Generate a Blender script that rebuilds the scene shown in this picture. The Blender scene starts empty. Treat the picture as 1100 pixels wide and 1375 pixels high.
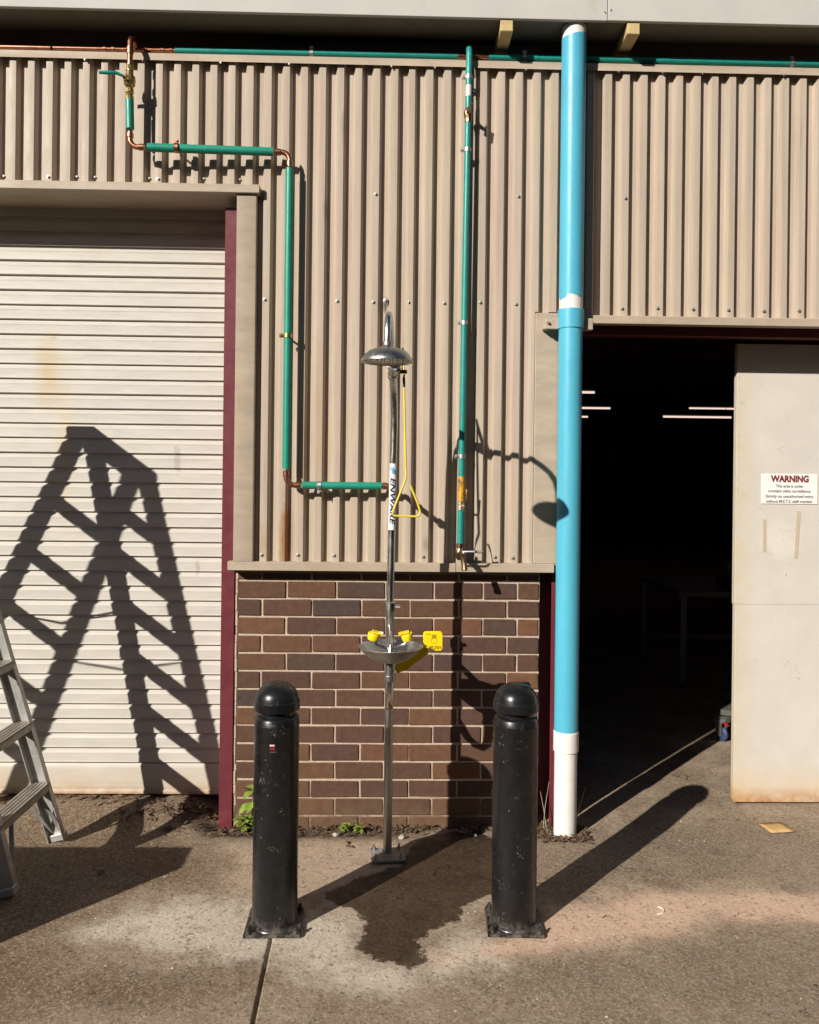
import bpy, bmesh, math, random
import numpy as np
from mathutils import Vector, Matrix

random.seed(7)
rng = np.random.default_rng(11)
sc = bpy.context.scene
C = sc.collection

# ------------------------------------------------------------------ camera
cam_d = bpy.data.cameras.new('camera')
cam = bpy.data.objects.new('camera', cam_d)
C.objects.link(cam)
cam_d.sensor_fit = 'VERTICAL'
cam_d.sensor_height = 24.0
cam_d.lens = 1100.0 / 1375.0 * 24.0
cam_d.shift_y = -42.5 / 1375.0
cam_d.clip_start = 0.05
cam_d.clip_end = 1000
yaw, roll = 0.0226, 0.011
cam.matrix_world = (Matrix.Translation((0, -3.93, 1.64)) @ Matrix.Rotation(-yaw, 4, 'Z')
                    @ Matrix.Rotation(math.radians(90), 4, 'X') @ Matrix.Rotation(roll, 4, 'Z'))
sc.camera = cam

# ------------------------------------------------------------------ sky and sun
SUN = Vector((0.9, 1.0, -0.66)).normalized()          # direction the light travels
world = bpy.data.worlds.new('World')
sc.world = world
world.use_nodes = True
wn = world.node_tree
bg = wn.nodes['Background']
sky = wn.nodes.new('ShaderNodeTexSky')
sky.sky_type = 'NISHITA'
sky.sun_disc = False
sky.sun_elevation = math.asin(-SUN.z)
sky.sun_rotation = math.atan2(-SUN.x, -SUN.y)
sky.air_density = 0.7
sky.dust_density = 0.6
sky.ozone_density = 1.0
wn.links.new(sky.outputs[0], bg.inputs[0])
bg.inputs[1].default_value = 0.05
sun_d = bpy.data.lights.new('sun', 'SUN')
sun_d.energy = 5.0
sun_d.angle = math.radians(0.53)
sun_d.color = (1.0, 0.945, 0.865)
sun = bpy.data.objects.new('sun', sun_d)
C.objects.link(sun)
sun.location = (-9, -10, 8)
sun.rotation_euler = SUN.to_track_quat('-Z', 'Y').to_euler()

sc.view_settings.view_transform = 'Standard'
sc.view_settings.look = 'None'
sc.view_settings.exposure = 0.30
sc.view_settings.gamma = 1.0
sc.view_settings.use_curve_mapping = False

# ------------------------------------------------------------------ material helpers
def lin(r, g, b):
    f = lambda c: (c / 255 / 12.92) if c / 255 <= 0.04045 else ((c / 255 + 0.055) / 1.055) ** 2.4
    return (f(r), f(g), f(b), 1.0)

class NT:
    def __init__(s, name):
        s.m = bpy.data.materials.new(name)
        s.m.use_nodes = True
        s.t = s.m.node_tree
        s.b = s.t.nodes['Principled BSDF']
        s._obj = None
    def n(s, typ, **kw):
        nd = s.t.nodes.new(typ)
        for k, v in kw.items():
            setattr(nd, k, v)
        return nd
    def set(s, sock, v):
        if isinstance(v, bpy.types.NodeSocket):
            s.t.links.new(v, sock)
        elif v is not None:
            if hasattr(sock.default_value, '__len__') and not hasattr(v, '__len__'):
                v = (v,) * len(sock.default_value)
            sock.default_value = v
    def obj(s):
        if s._obj is None:
            s._obj = s.n('ShaderNodeTexCoord').outputs['Object']
        return s._obj
    def map(s, scale=(1, 1, 1), loc=(0, 0, 0), rot=(0, 0, 0), vec=None):
        m = s.n('ShaderNodeMapping')
        s.set(m.inputs[0], vec or s.obj())
        m.inputs['Location'].default_value = loc
        m.inputs['Rotation'].default_value = rot
        m.inputs['Scale'].default_value = scale
        return m.outputs[0]
    def noise(s, scale, detail=4, rough=0.55, vec=None, dist=0.0):
        t = s.n('ShaderNodeTexNoise')
        s.set(t.inputs['Vector'], vec or s.obj())
        t.inputs['Scale'].default_value = scale
        t.inputs['Detail'].default_value = detail
        t.inputs['Roughness'].default_value = rough
        t.inputs['Distortion'].default_value = dist
        return t.outputs['Fac']
    def vor(s, scale, vec=None, feature='F1', out='Distance', rnd=1.0):
        t = s.n('ShaderNodeTexVoronoi', feature=feature)
        s.set(t.inputs['Vector'], vec or s.obj())
        t.inputs['Scale'].default_value = scale
        t.inputs['Randomness'].default_value = rnd
        return t.outputs[out]
    def ramp(s, fac, lo, hi, a=0.0, b=1.0):
        r = s.n('ShaderNodeMapRange')
        r.clamp = True
        s.set(r.inputs[0], fac)
        for i, v in enumerate((lo, hi, a, b)):
            r.inputs[1 + i].default_value = v
        return r.outputs[0]
    def math(s, op, a, b=None):
        m = s.n('ShaderNodeMath', operation=op)
        s.set(m.inputs[0], a)
        if b is not None:
            s.set(m.inputs[1], b)
        return m.outputs[0]
    def mix(s, fac, a, b, mode='MIX'):
        m = s.n('ShaderNodeMix', data_type='RGBA', blend_type=mode)
        s.set(m.inputs[0], fac)
        s.set(m.inputs[6], a)
        s.set(m.inputs[7], b)
        return m.outputs[2]
    def attr(s, name):
        a = s.n('ShaderNodeAttribute')
        a.attribute_name = name
        return a.outputs['Fac']
    def sep(s, vec=None):
        x = s.n('ShaderNodeSeparateXYZ')
        s.set(x.inputs[0], vec or s.obj())
        return x.outputs
    def rand(s):
        return s.n('ShaderNodeObjectInfo').outputs['Random']
    def spot(s, x, z, rx, rz, soft=0.5, wob=0.35, nscale=9):
        """soft-edged irregular blotch on a wall, centred at (x, z)"""
        o = s.sep()
        dx = s.math('MULTIPLY', s.math('SUBTRACT', o[0], x), 1 / rx)
        dz = s.math('MULTIPLY', s.math('SUBTRACT', o[2], z), 1 / rz)
        d = s.math('SQRT', s.math('ADD', s.math('MULTIPLY', dx, dx), s.math('MULTIPLY', dz, dz)))
        d = s.math('ADD', d, s.math('MULTIPLY', s.math('SUBTRACT', s.noise(nscale, 5, 0.65), 0.5), wob * 4))
        return s.ramp(d, 1.0, 1.0 - soft, 0, 1)
    def bump(s, h, strength=0.3, dist=0.004, prev=None):
        b = s.n('ShaderNodeBump')
        b.inputs['Strength'].default_value = strength
        b.inputs['Distance'].default_value = dist
        s.set(b.inputs['Height'], h)
        if prev is not None:
            s.t.links.new(prev, b.inputs['Normal'])
        return b.outputs[0]
    def out(s, col=None, rough=None, metal=None, normal=None, spec=None):
        if col is not None: s.set(s.b.inputs['Base Color'], col)
        if rough is not None: s.set(s.b.inputs['Roughness'], rough)
        if metal is not None: s.set(s.b.inputs['Metallic'], metal)
        if spec is not None: s.set(s.b.inputs['Specular IOR Level'], spec)
        if normal is not None: s.t.links.new(normal, s.b.inputs['Normal'])
        return s.m

def sc_col(c, k):
    return (c[0] * k, c[1] * k, c[2] * k, 1)

def simple(name, col, rough=0.5, metal=0.0, var=0.12, scale=14, bump=0.0, bscale=90, spec=0.5, dirt=None, dirt_lo=0.6, dirt_hi=0.75, dscale=6):
    t = NT(name)
    c = t.mix(t.ramp(t.noise(scale, 6, 0.6), 0.3, 0.7), sc_col(col, 1 - var), sc_col(col, 1 + var))
    if dirt:
        c = t.mix(t.ramp(t.noise(dscale, 8, 0.7), dirt_lo, dirt_hi), c, dirt)
    r = t.ramp(t.noise(scale * 2.3, 5), 0.3, 0.7, max(rough - 0.08, 0.02), min(rough + 0.08, 1))
    nm = t.bump(t.noise(bscale, 5), bump, 0.002) if bump else None
    return t.out(c, r, metal, nm, spec)

M = {}

def m_cladding():
    t = NT('beige_painted_cladding')
    base = (0.485, 0.398, 0.305, 1)
    streak = t.noise(1.0, 6, 0.62, t.map((26, 26, 1.1)))
    c = t.mix(t.ramp(streak, 0.3, 0.72), sc_col(base, 0.76), sc_col(base, 1.10))
    c = t.mix(t.ramp(t.noise(1.0, 5, 0.65, t.map((11, 11, 0.8), (5, 2, 1))), 0.48, 0.72, 0, 0.5), c, (0.40, 0.305, 0.235, 1))
    c = t.mix(t.ramp(t.noise(2.2, 5, 0.6), 0.35, 0.7, 0, 0.4), c, (0.43, 0.355, 0.288, 1))
    # fine speckled dirt
    c = t.mix(t.ramp(t.noise(55, 6, 0.7), 0.62, 0.78, 0, 0.45), c, (0.27, 0.2, 0.14, 1))
    # drips and scratches
    drip = t.noise(1.0, 5, 0.7, t.map((70, 70, 3.2), (3, 1, 7)))
    c = t.mix(t.ramp(drip, 0.62, 0.74, 0, 0.42), c, (0.24, 0.17, 0.11, 1))
    rust = (0.30, 0.135, 0.045, 1)
    for (x, z, rx, rz, k, cc) in [(-0.495, 1.36, 0.034, 0.26, 0.95, rust), (-0.33, 1.9, 0.05, 0.55, 0.3, (0.42, 0.25, 0.12, 1)),
                                  (-0.038, 2.470, 0.017, 0.055, 0.9, (0.035, 0.03, 0.026, 1)), (-0.41, 1.7, 0.03, 0.4, 0.28, rust),
                                  (-0.245, 3.31, 0.012, 0.1, 0.4, (0.1, 0.07, 0.05, 1)), (-0.325, 2.92, 0.014, 0.07, 0.4, (0.1, 0.07, 0.05, 1)),
                                  (-0.60, 1.34, 0.04, 0.10, 0.35, rust), (0.17, 1.34, 0.02, 0.05, 0.5, (0.2, 0.16, 0.12, 1))]:
        c = t.mix(t.math('MULTIPLY', t.spot(x, z, rx, rz, 0.7), k), c, cc)
    r = t.ramp(t.noise(8, 4), 0.3, 0.7, 0.42, 0.6)
    nm = t.bump(t.noise(1, 3, 0.5, t.map((9, 9, 3.5))), 0.3, 0.012)
    return t.out(c, r, 0, nm, 0.4)
M['clad'] = m_cladding()

def m_flash():
    t = NT('beige_flashing_paint')
    base = (0.44, 0.355, 0.265, 1)
    c = t.mix(t.ramp(t.noise(9, 6, 0.65, t.map((0.5, 1, 2))), 0.32, 0.7), sc_col(base, 0.82), sc_col(base, 1.07))
    c = t.mix(t.ramp(t.noise(40, 6, 0.75), 0.6, 0.78, 0, 0.55), c, (0.2, 0.15, 0.105, 1))
    c = t.mix(t.ramp(t.noise(5, 7, 0.75, t.map((1, 1, 0.35), (4, 0, 2))), 0.58, 0.8, 0, 0.5), c, (0.30, 0.2, 0.12, 1))
    nm = t.bump(t.noise(5, 3), 0.25, 0.01)
    return t.out(c, t.ramp(t.noise(12, 4), 0.3, 0.7, 0.4, 0.62), 0, nm, 0.4)
M['flash'] = m_flash()

def m_brick():
    t = NT('brown_brick')
    r = t.rand()
    cr = t.n('ShaderNodeValToRGB')
    cr.color_ramp.interpolation = 'LINEAR'
    stops = [(0.0, (0.092, 0.050, 0.036)), (0.2, (0.128, 0.067, 0.039)), (0.4, (0.094, 0.051, 0.040)), (0.55, (0.165, 0.083, 0.044)),
             (0.7, (0.104, 0.055, 0.041)), (0.85, (0.076, 0.053, 0.044)), (1.0, (0.185, 0.083, 0.045))]
    e = cr.color_ramp.elements
    e[0].position, e[0].color = 0, (*stops[0][1], 1)
    e[1].position, e[1].color = 1, (*stops[-1][1], 1)
    for p, c in stops[1:-1]:
        k = e.new(p); k.color = (*c, 1)
    t.set(cr.inputs[0], r)
    geo = t.n('ShaderNodeNewGeometry').outputs['Position']
    c = cr.outputs[0]
    c = t.mix(t.ramp(t.noise(30, 7, 0.7, geo), 0.3, 0.75), t.mix(1, c, (0.66, 0.64, 0.63, 1), 'MULTIPLY'), t.mix(1, c, (1.08, 1.05, 1.0, 1), 'MULTIPLY'))
    c = t.mix(t.ramp(t.noise(120, 4, 0.7, geo), 0.66, 0.76, 0, 0.6), c, (0.3, 0.23, 0.17, 1))
    c = t.mix(t.ramp(t.noise(95, 4, 0.7, geo, 1), 0.28, 0.36, 0.6, 0), c, (0.04, 0.027, 0.022, 1))
    # splashed soil near the foot of the wall
    z = t.sep(geo)[2]
    k = t.math('MULTIPLY', t.ramp(z, 0.0, 0.16, 1, 0), t.ramp(t.noise(14, 6, 0.7, geo), 0.35, 0.6, 0, 0.85))
    c = t.mix(k, c, (0.15, 0.095, 0.055, 1))
    # white splashes
    c = t.mix(t.ramp(t.noise(22, 8, 0.8, geo, 0.6), 0.745, 0.77, 0, 0.7), c, (0.5, 0.47, 0.43, 1))
    nm = t.bump(t.noise(160, 5, 0.7, geo), 0.5, 0.002)
    nm = t.bump(t.noise(25, 4, 0.6, geo), 0.35, 0.004, nm)
    return t.out(c, 0.85, 0, nm, 0.3)
M['brick'] = m_brick()

def m_mortar():
    t = NT('pale_mortar')
    c = t.mix(t.ramp(t.noise(40, 6, 0.7), 0.3, 0.7), (0.40, 0.305, 0.225, 1), (0.58, 0.46, 0.35, 1))
    z = t.sep()[2]
    k = t.math('MULTIPLY', t.ramp(z, 0.0, 0.2, 1, 0), t.ramp(t.noise(14, 6, 0.7), 0.3, 0.55, 0, 0.9))
    c = t.mix(k, c, (0.15, 0.095, 0.055, 1))
    c = t.mix(t.ramp(t.noise(18, 7, 0.75), 0.66, 0.72, 0, 0.8), c, (0.1, 0.075, 0.06, 1))
    nm = t.bump(t.noise(120, 5, 0.7), 0.7, 0.003)
    return t.out(c, 0.95, 0, nm, 0.2)
M['mortar'] = m_mortar()

def m_shutter():
    t = NT('cream_shutter_paint')
    base = (0.560, 0.525, 0.465, 1)
    c = t.mix(t.ramp(t.noise(1.0, 6, 0.65, t.map((5, 5, 28))), 0.3, 0.7), sc_col(base, 0.88), sc_col(base, 1.05))
    c = t.mix(t.ramp(t.noise(60, 6, 0.75), 0.66, 0.78, 0, 0.5), c, (0.4, 0.33, 0.25, 1))
    c = t.mix(t.ramp(t.noise(3.5, 6, 0.7, t.map((1, 1, 0.5))), 0.58, 0.75, 0, 0.35), c, (0.56, 0.45, 0.32, 1))
    rust = (0.45, 0.27, 0.11, 1)
    c = t.mix(t.math('MULTIPLY', t.spot(-1.715, 2.16, 0.09, 0.26, 0.95, 0.2), 0.7), c, (0.50, 0.36, 0.16, 1))
    c = t.mix(t.math('MULTIPLY', t.spot(-1.63, 1.78, 0.06, 0.5, 0.9), 0.35), c, (0.6, 0.43, 0.2, 1))
    z = t.sep()[2]
    k = t.math('MULTIPLY', t.ramp(z, 0.04, 0.24, 1, 0), t.ramp(t.noise(8, 6, 0.7), 0.25, 0.65, 0.1, 0.8))
    c = t.mix(k, c, (0.50, 0.33, 0.15, 1))
    k = t.math('MULTIPLY', t.ramp(z, 0.06, 0.105, 1, 0), t.ramp(t.noise(11, 6, 0.7), 0.35, 0.6, 0.2, 0.9))
    c = t.mix(k, c, (0.28, 0.12, 0.04, 1))
    # grime caught along the shoulder of every slat
    fr = t.math('FRACT', t.math('MULTIPLY', t.math('SUBTRACT', z, 0.213), 1 / 0.0735))
    band = t.math('MULTIPLY', t.ramp(fr, 0.60, 0.66), t.ramp(fr, 0.72, 0.68))
    band = t.math('MULTIPLY', band, t.ramp(t.noise(1.0, 6, 0.7, t.map((7, 7, 13))), 0.36, 0.62, 0.05, 0.55))
    band = t.math('MULTIPLY', band, t.ramp(z, 0.9, 2.4, 0.35, 1.0))
    c = t.mix(band, c, (0.30, 0.24, 0.17, 1))
    # scuffs
    for (x, zz, rx, rz) in [(-1.07, 1.73, 0.02, 0.09), (-0.965, 1.19, 0.012, 0.05), (-1.69, 2.33, 0.02, 0.006)]:
        c = t.mix(t.math('MULTIPLY', t.spot(x, zz, rx, rz, 0.4, 0.6, 40), 0.4), c, (0.25, 0.22, 0.2, 1))
    nm = t.bump(t.noise(3, 3), 0.2, 0.01)
    return t.out(c, 0.5, 0, nm, 0.4)
M['shutter'] = m_shutter()

def m_door():
    t = NT('cream_door_paint')
    base = (0.575, 0.535, 0.475, 1)
    c = t.mix(t.ramp(t.noise(5, 7, 0.65), 0.3, 0.7), sc_col(base, 0.93), sc_col(base, 1.05))
    c = t.mix(t.ramp(t.noise(24, 8, 0.8, None, 0.5), 0.60, 0.75, 0, 0.4), c, (0.45, 0.38, 0.29, 1))
    c = t.mix(t.ramp(t.noise(1.0, 4, 0.6, t.map((60, 60, 13), (2, 2, 2))), 0.69, 0.705, 0, 0.75), c, (0.12, 0.1, 0.085, 1))
    x = t.sep()[0]; z = t.sep()[2]
    k = t.math('MULTIPLY', t.ramp(x, 1.76, 1.88, 1, 0), t.ramp(t.noise(9, 6, 0.7), 0.3, 0.65, 0.15, 0.75))
    c = t.mix(k, c, (0.55, 0.46, 0.29, 1))
    k = t.math('MULTIPLY', t.ramp(z, 0.03, 0.22, 1, 0), t.ramp(t.noise(7, 6, 0.7), 0.3, 0.65, 0.25, 0.85))
    c = t.mix(k, c, (0.58, 0.40, 0.20, 1))
    k = t.math('MULTIPLY', t.ramp(z, 0.025, 0.10, 1, 0), t.ramp(t.noise(16, 6, 0.7), 0.35, 0.6, 0.2, 0.9))
    c = t.mix(k, c, (0.36, 0.15, 0.045, 1))
    c = t.mix(t.math('MULTIPLY', t.spot(2.0, 1.36, 0.12, 0.12, 0.4, 0.3, 12), 0.3), c, (0.72, 0.67, 0.6, 1))
    c = t.mix(t.ramp(t.noise(130, 3, 0.6), 0.70, 0.74, 0, 0.7), c, (0.25, 0.18, 0.12, 1))
    for loc_, sc__ in (((0, 0, 0), 11), ((5, 2, 7), 19)):
        q = t.math('ABSOLUTE', t.math('SUBTRACT', t.noise(sc__, 3, 0.6, t.map((1, 1, 1), loc_), 0.8), 0.5))
        line = t.math('MULTIPLY', t.ramp(q, 0.007, 0.002), t.ramp(t.noise(9, 3, 0.6, t.map((1, 1, 1), loc_)), 0.64, 0.67))
        c = t.mix(t.math('MULTIPLY', line, 0.6), c, (0.16, 0.13, 0.10, 1))
    nm = t.bump(t.noise(4, 4), 0.2, 0.01)
    return t.out(c, 0.5, 0, nm, 0.4)
M['door'] = m_door()

def m_black():
    t = NT('black_bollard_paint')
    c = t.mix(t.ramp(t.noise(14, 6, 0.65), 0.3, 0.75), (0.0055, 0.0055, 0.006, 1), (0.013, 0.013, 0.014, 1))
    w1 = t.noise(26, 8, 0.82, None, 1.2)
    w2 = t.vor(38, t.map((1, 1, 0.6), (1, 3, 2)))
    z = t.sep()[2]
    s = t.math('MULTIPLY', t.ramp(w1, 0.63, 0.66), t.ramp(t.noise(5, 3), 0.36, 0.5))
    s = t.math('MAXIMUM', s, t.math('MULTIPLY', t.ramp(w2, 0.085, 0.05), t.ramp(t.noise(9, 3), 0.46, 0.54)))
    for loc_, sc__ in (((0, 0, 0), 9), ((5, 2, 7), 14)):
        q = t.math('ABSOLUTE', t.math('SUBTRACT', t.noise(sc__, 3, 0.6, t.map((1, 1, 0.8), loc_), 0.8), 0.5))
        line = t.math('MULTIPLY', t.ramp(q, 0.0055, 0.002), t.ramp(t.noise(17, 3, 0.6, t.map((1, 1, 1), loc_)), 0.63, 0.66))
        s = t.math('MAXIMUM', s, line)
    c = t.mix(t.math('MULTIPLY', s, 0.6), c, (0.28, 0.27, 0.25, 1))
    # dust towards the foot, thickest on the base plate
    k = t.math('MULTIPLY', t.ramp(z, 0.0, 0.06, 1, 0), t.ramp(t.noise(35, 6, 0.7), 0.42, 0.6, 0, 0.6))
    c = t.mix(k, c, (0.23, 0.2, 0.165, 1))
    r = t.ramp(t.noise(24, 6, 0.7), 0.3, 0.7, 0.20, 0.40)
    nm = t.bump(t.noise(24, 4), 0.12, 0.004)
    nm = t.bump(t.noise(180, 3), 0.1, 0.001, nm)
    return t.out(c, r, 0, nm, 0.5)
M['black'] = m_black()

def m_ground():
    t = NT('weathered_concrete')
    p = t.obj()
    a = (0.455, 0.347, 0.243, 1); b = (0.285, 0.203, 0.130, 1)
    c = t.mix(t.ramp(t.noise(2.1, 8, 0.66, p, 0.3), 0.36, 0.62), a, b)
    c = t.mix(t.ramp(t.noise(7, 9, 0.74, p, 0.5), 0.47, 0.68, 0, 0.6), c, (0.16, 0.108, 0.066, 1))
    c = t.mix(t.ramp(t.noise(4, 9, 0.76, t.map((1, 1, 1), (6, 1, 0)), 0.6), 0.56, 0.68, 0, 0.5), c, (0.60, 0.48, 0.355, 1))
    # worn pale cement and a bright pinkish strip put into the concrete colour
    pale = t.math('ADD', t.attr('pale'), t.math('MULTIPLY', t.math('SUBTRACT', t.noise(6, 8, 0.7, p), 0.5), 0.5))
    c = t.mix(t.ramp(pale, 0.07, -0.06, 0, 0.95), c, (0.74, 0.64, 0.51, 1))
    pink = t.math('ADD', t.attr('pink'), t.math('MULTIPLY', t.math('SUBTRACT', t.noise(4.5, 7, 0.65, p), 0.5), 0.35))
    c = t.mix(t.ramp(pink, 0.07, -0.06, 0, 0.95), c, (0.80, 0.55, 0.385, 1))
    tan = t.math('ADD', t.attr('tan'), t.math('MULTIPLY', t.math('SUBTRACT', t.noise(5, 7, 0.65, p), 0.5), 0.4))
    c = t.mix(t.ramp(tan, 0.08, -0.08, 0, 0.8), c, (0.60, 0.44, 0.315, 1))
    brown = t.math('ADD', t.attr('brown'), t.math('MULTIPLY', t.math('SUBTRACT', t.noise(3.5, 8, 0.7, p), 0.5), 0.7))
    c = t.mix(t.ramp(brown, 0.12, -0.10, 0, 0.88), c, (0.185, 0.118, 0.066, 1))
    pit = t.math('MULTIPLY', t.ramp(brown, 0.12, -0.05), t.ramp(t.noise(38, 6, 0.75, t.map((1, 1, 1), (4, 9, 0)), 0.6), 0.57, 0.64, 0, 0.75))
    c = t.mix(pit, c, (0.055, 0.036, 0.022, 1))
    crust = t.math('MULTIPLY', t.ramp(pale, 0.05, -0.03), t.ramp(t.noise(30, 5, 0.7, t.map((1, 1, 1), (1, 6, 0)), 1.5), 0.60, 0.64, 0, 0.6))
    c = t.mix(crust, c, (0.17, 0.125, 0.085, 1))
    grey = t.math('ADD', t.attr('grey'), t.math('MULTIPLY', t.math('SUBTRACT', t.noise(5, 8, 0.7, p), 0.5), 0.55))
    c = t.mix(t.ramp(grey, 0.08, -0.10, 0, 0.6), c, (0.265, 0.195, 0.13, 1))
    # exposed aggregate
    ag = t.vor(165, p, 'F1', 'Color')
    agv = t.sep(ag)[0]
    c = t.mix(t.ramp(agv, 0.0, 0.40, 0.28, 0.0), c, (0.075, 0.054, 0.038, 1))
    c = t.mix(t.ramp(agv, 0.62, 1.0, 0.0, 0.45), c, (0.58, 0.50, 0.39, 1))
    ag2 = t.sep(t.vor(95, t.map((1, 1, 1), (7, 3, 0)), 'F1', 'Color'))[1]
    c = t.mix(t.ramp(ag2, 0.84, 1.0, 0.0, 0.5), c, (0.085, 0.06, 0.04, 1))
    c = t.mix(t.ramp(ag2, 0.12, 0.0, 0.0, 0.3), c, (0.56, 0.48, 0.38, 1))
    fine = t.noise(260, 4, 0.7, p)
    c = t.mix(t.ramp(fine, 0.35, 0.66, 0.30, 0), c, (0.07, 0.05, 0.036, 1))
    c = t.mix(t.ramp(t.noise(75, 5, 0.75, p), 0.655, 0.70, 0, 0.55), c, (0.56, 0.51, 0.42, 1))
    c = t.mix(t.ramp(t.noise(62, 5, 0.75, t.map((1, 1, 1), (3, 5, 1))), 0.65, 0.70, 0, 0.6), c, (0.055, 0.038, 0.026, 1))
    # sparse pale chips
    chips = t.math('MULTIPLY', t.ramp(t.vor(30, p), 0.10, 0.07), t.ramp(t.noise(40, 2, 0.5, p), 0.6, 0.64))
    c = t.mix(chips, c, (0.6, 0.54, 0.45, 1))
    cr_ = t.math('ABSOLUTE', t.math('SUBTRACT', t.noise(1.3, 5, 0.62, t.map((1, 1, 1), (2.3, 0.7, 0)), 0.4), 0.5))
    ck = t.math('MULTIPLY', t.ramp(cr_, 0.0028, 0.0008), t.ramp(t.noise(2.5, 2, 0.5, t.map((1, 1, 1), (9, 4, 0))), 0.50, 0.56))
    c = t.mix(t.math('MULTIPLY', ck, 0.8), c, (0.05, 0.035, 0.025, 1))
    oil = t.math('MULTIPLY', t.ramp(t.vor(3.2, t.map((1, 1, 1), (3, 8, 0))), 0.16, 0.05), t.ramp(t.noise(22, 6, 0.7, p), 0.38, 0.6, 0.2, 0.75))
    c = t.mix(t.math('MULTIPLY', oil, 0.6), c, (0.10, 0.072, 0.05, 1))
    # soil along the wall
    soil = t.math('ADD', t.attr('soil'), t.math('MULTIPLY', t.math('SUBTRACT', t.noise(11, 8, 0.75, p), 0.5), 0.30))
    sk = t.ramp(soil, 0.02, -0.05)
    sc_ = t.mix(t.ramp(t.noise(60, 6, 0.75, p), 0.3, 0.7), (0.045, 0.029, 0.018, 1), (0.145, 0.096, 0.06, 1))
    c = t.mix(t.math('MULTIPLY', sk, 0.9), c, sc_)
    # wet patch round the foot of the shower
    wet = t.math('ADD', t.attr('wet'), t.math('MULTIPLY', t.math('SUBTRACT', t.noise(17, 9, 0.78, p), 0.5), 0.17))
    wk = t.ramp(wet, 0.006, -0.006)
    c = t.mix(t.math('MULTIPLY', wk, 0.93), c, t.mix(1, c, (0.155, 0.132, 0.110, 1), 'MULTIPLY'))
    # tide mark round it
    tide = t.math('MULTIPLY', t.ramp(wet, 0.05, 0.008), t.ramp(wet, 0.0, 0.008))
    c = t.mix(t.math('MULTIPLY', tide, 0.3), c, (0.48, 0.41, 0.33, 1))
    # unseen dark asphalt tone added beyond the apron to cut bounced light
    yy = t.math('ADD', t.sep(p)[1], t.math('MULTIPLY', t.noise(2, 4, 0.6, p), 0.05))
    c = t.mix(t.ramp(yy, -2.02, -2.05), c, t.mix(fine, (0.03, 0.03, 0.03, 1), (0.06, 0.058, 0.055, 1)))
    rough = t.mix(wk, t.ramp(t.noise(20, 4, 0.6, p), 0.3, 0.7, 0.82, 0.95), t.ramp(t.noise(30, 5, 0.6, p), 0.4, 0.62, 0.30, 0.62))
    nm = t.bump(t.noise(210, 5, 0.75, p), 0.45, 0.004)
    nm = t.bump(t.noise(60, 6, 0.7, p), 0.42, 0.009, nm)
    nm = t.bump(t.noise(9, 5, 0.6, p), 0.4, 0.014, nm)
    return t.out(c, rough, 0, nm, 0.35)
M['ground'] = m_ground()

def m_blue():
    t = NT('sky_blue_pipe_paint')
    base = (0.082, 0.405, 0.545, 1)
    c = t.mix(t.ramp(t.noise(1, 6, 0.6, t.map((14, 14, 2))), 0.3, 0.7), sc_col(base, 0.92), sc_col(base, 1.05))
    c = t.mix(t.ramp(t.noise(38, 7, 0.75, t.map((1, 1, 0.5))), 0.665, 0.70, 0, 0.75), c, (0.5, 0.65, 0.68, 1))
    c = t.mix(t.ramp(t.noise(9, 7, 0.75, t.map((1, 1, 0.4), (1, 0, 5))), 0.56, 0.78, 0, 0.45), c, (0.10, 0.26, 0.31, 1))
    c = t.mix(t.ramp(t.noise(1, 5, 0.7, t.map((45, 45, 2.2), (8, 1, 3))), 0.60, 0.72, 0, 0.35), c, (0.16, 0.46, 0.55, 1))
    nm = t.bump(t.noise(9, 3), 0.12, 0.006)
    return t.out(c, t.ramp(t.noise(14, 4), 0.3, 0.7, 0.32, 0.5), 0, nm, 0.45)
M['blue'] = m_blue()

def m_metal(name, col, rough, var=0.1, scr=True, tarn=None):
    t = NT(name)
    c = t.mix(t.ramp(t.noise(25, 6, 0.65), 0.3, 0.7), sc_col(col, 1 - var), sc_col(col, 1 + var))
    if tarn:
        c = t.mix(t.ramp(t.noise(30, 7, 0.75), 0.5, 0.68, 0, 0.85), c, tarn)
    r = t.ramp(t.noise(1, 5, 0.6, t.map((90, 90, 14))), 0.3, 0.7, max(0.05, rough - 0.08), rough + 0.1)
    return t.out(c, r, 1.0)
M['steel'] = m_metal('stainless_steel', (0.62, 0.605, 0.58, 1), 0.27, 0.05)
M['steel_bowl'] = m_metal('satin_stainless', (0.50, 0.49, 0.47, 1), 0.42, 0.05)
M['steel_dull'] = m_metal('brushed_stainless', (0.42, 0.41, 0.395, 1), 0.36, 0.06)
M['galv'] = m_metal('galvanised_plate', (0.52, 0.51, 0.49, 1), 0.5, 0.15, tarn=(0.28, 0.25, 0.21, 1))
M['plate'] = simple('dull_zinc_plate', (0.36, 0.345, 0.32, 1), 0.45, 0.35, 0.15, 25, 0.1, 90, 0.5, (0.2, 0.17, 0.13, 1), 0.58, 0.72, 14)
M['copper'] = m_metal('tarnished_copper', (0.47, 0.21, 0.125, 1), 0.36, 0.15, tarn=(0.17, 0.085, 0.06, 1))
M['bronze'] = m_metal('dark_bronze', (0.20, 0.14, 0.085, 1), 0.42, 0.2, tarn=(0.09, 0.07, 0.05, 1))
M['brass'] = m_metal('brass', (0.60, 0.43, 0.16, 1), 0.33, 0.12, tarn=(0.25, 0.18, 0.08, 1))
M['alu'] = simple('weathered_aluminium', (0.50, 0.485, 0.455, 1), 0.42, 0.45, 0.1, 16, 0.05, 90, 0.5, (0.30, 0.27, 0.23, 1), 0.55, 0.72, 18)

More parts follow.
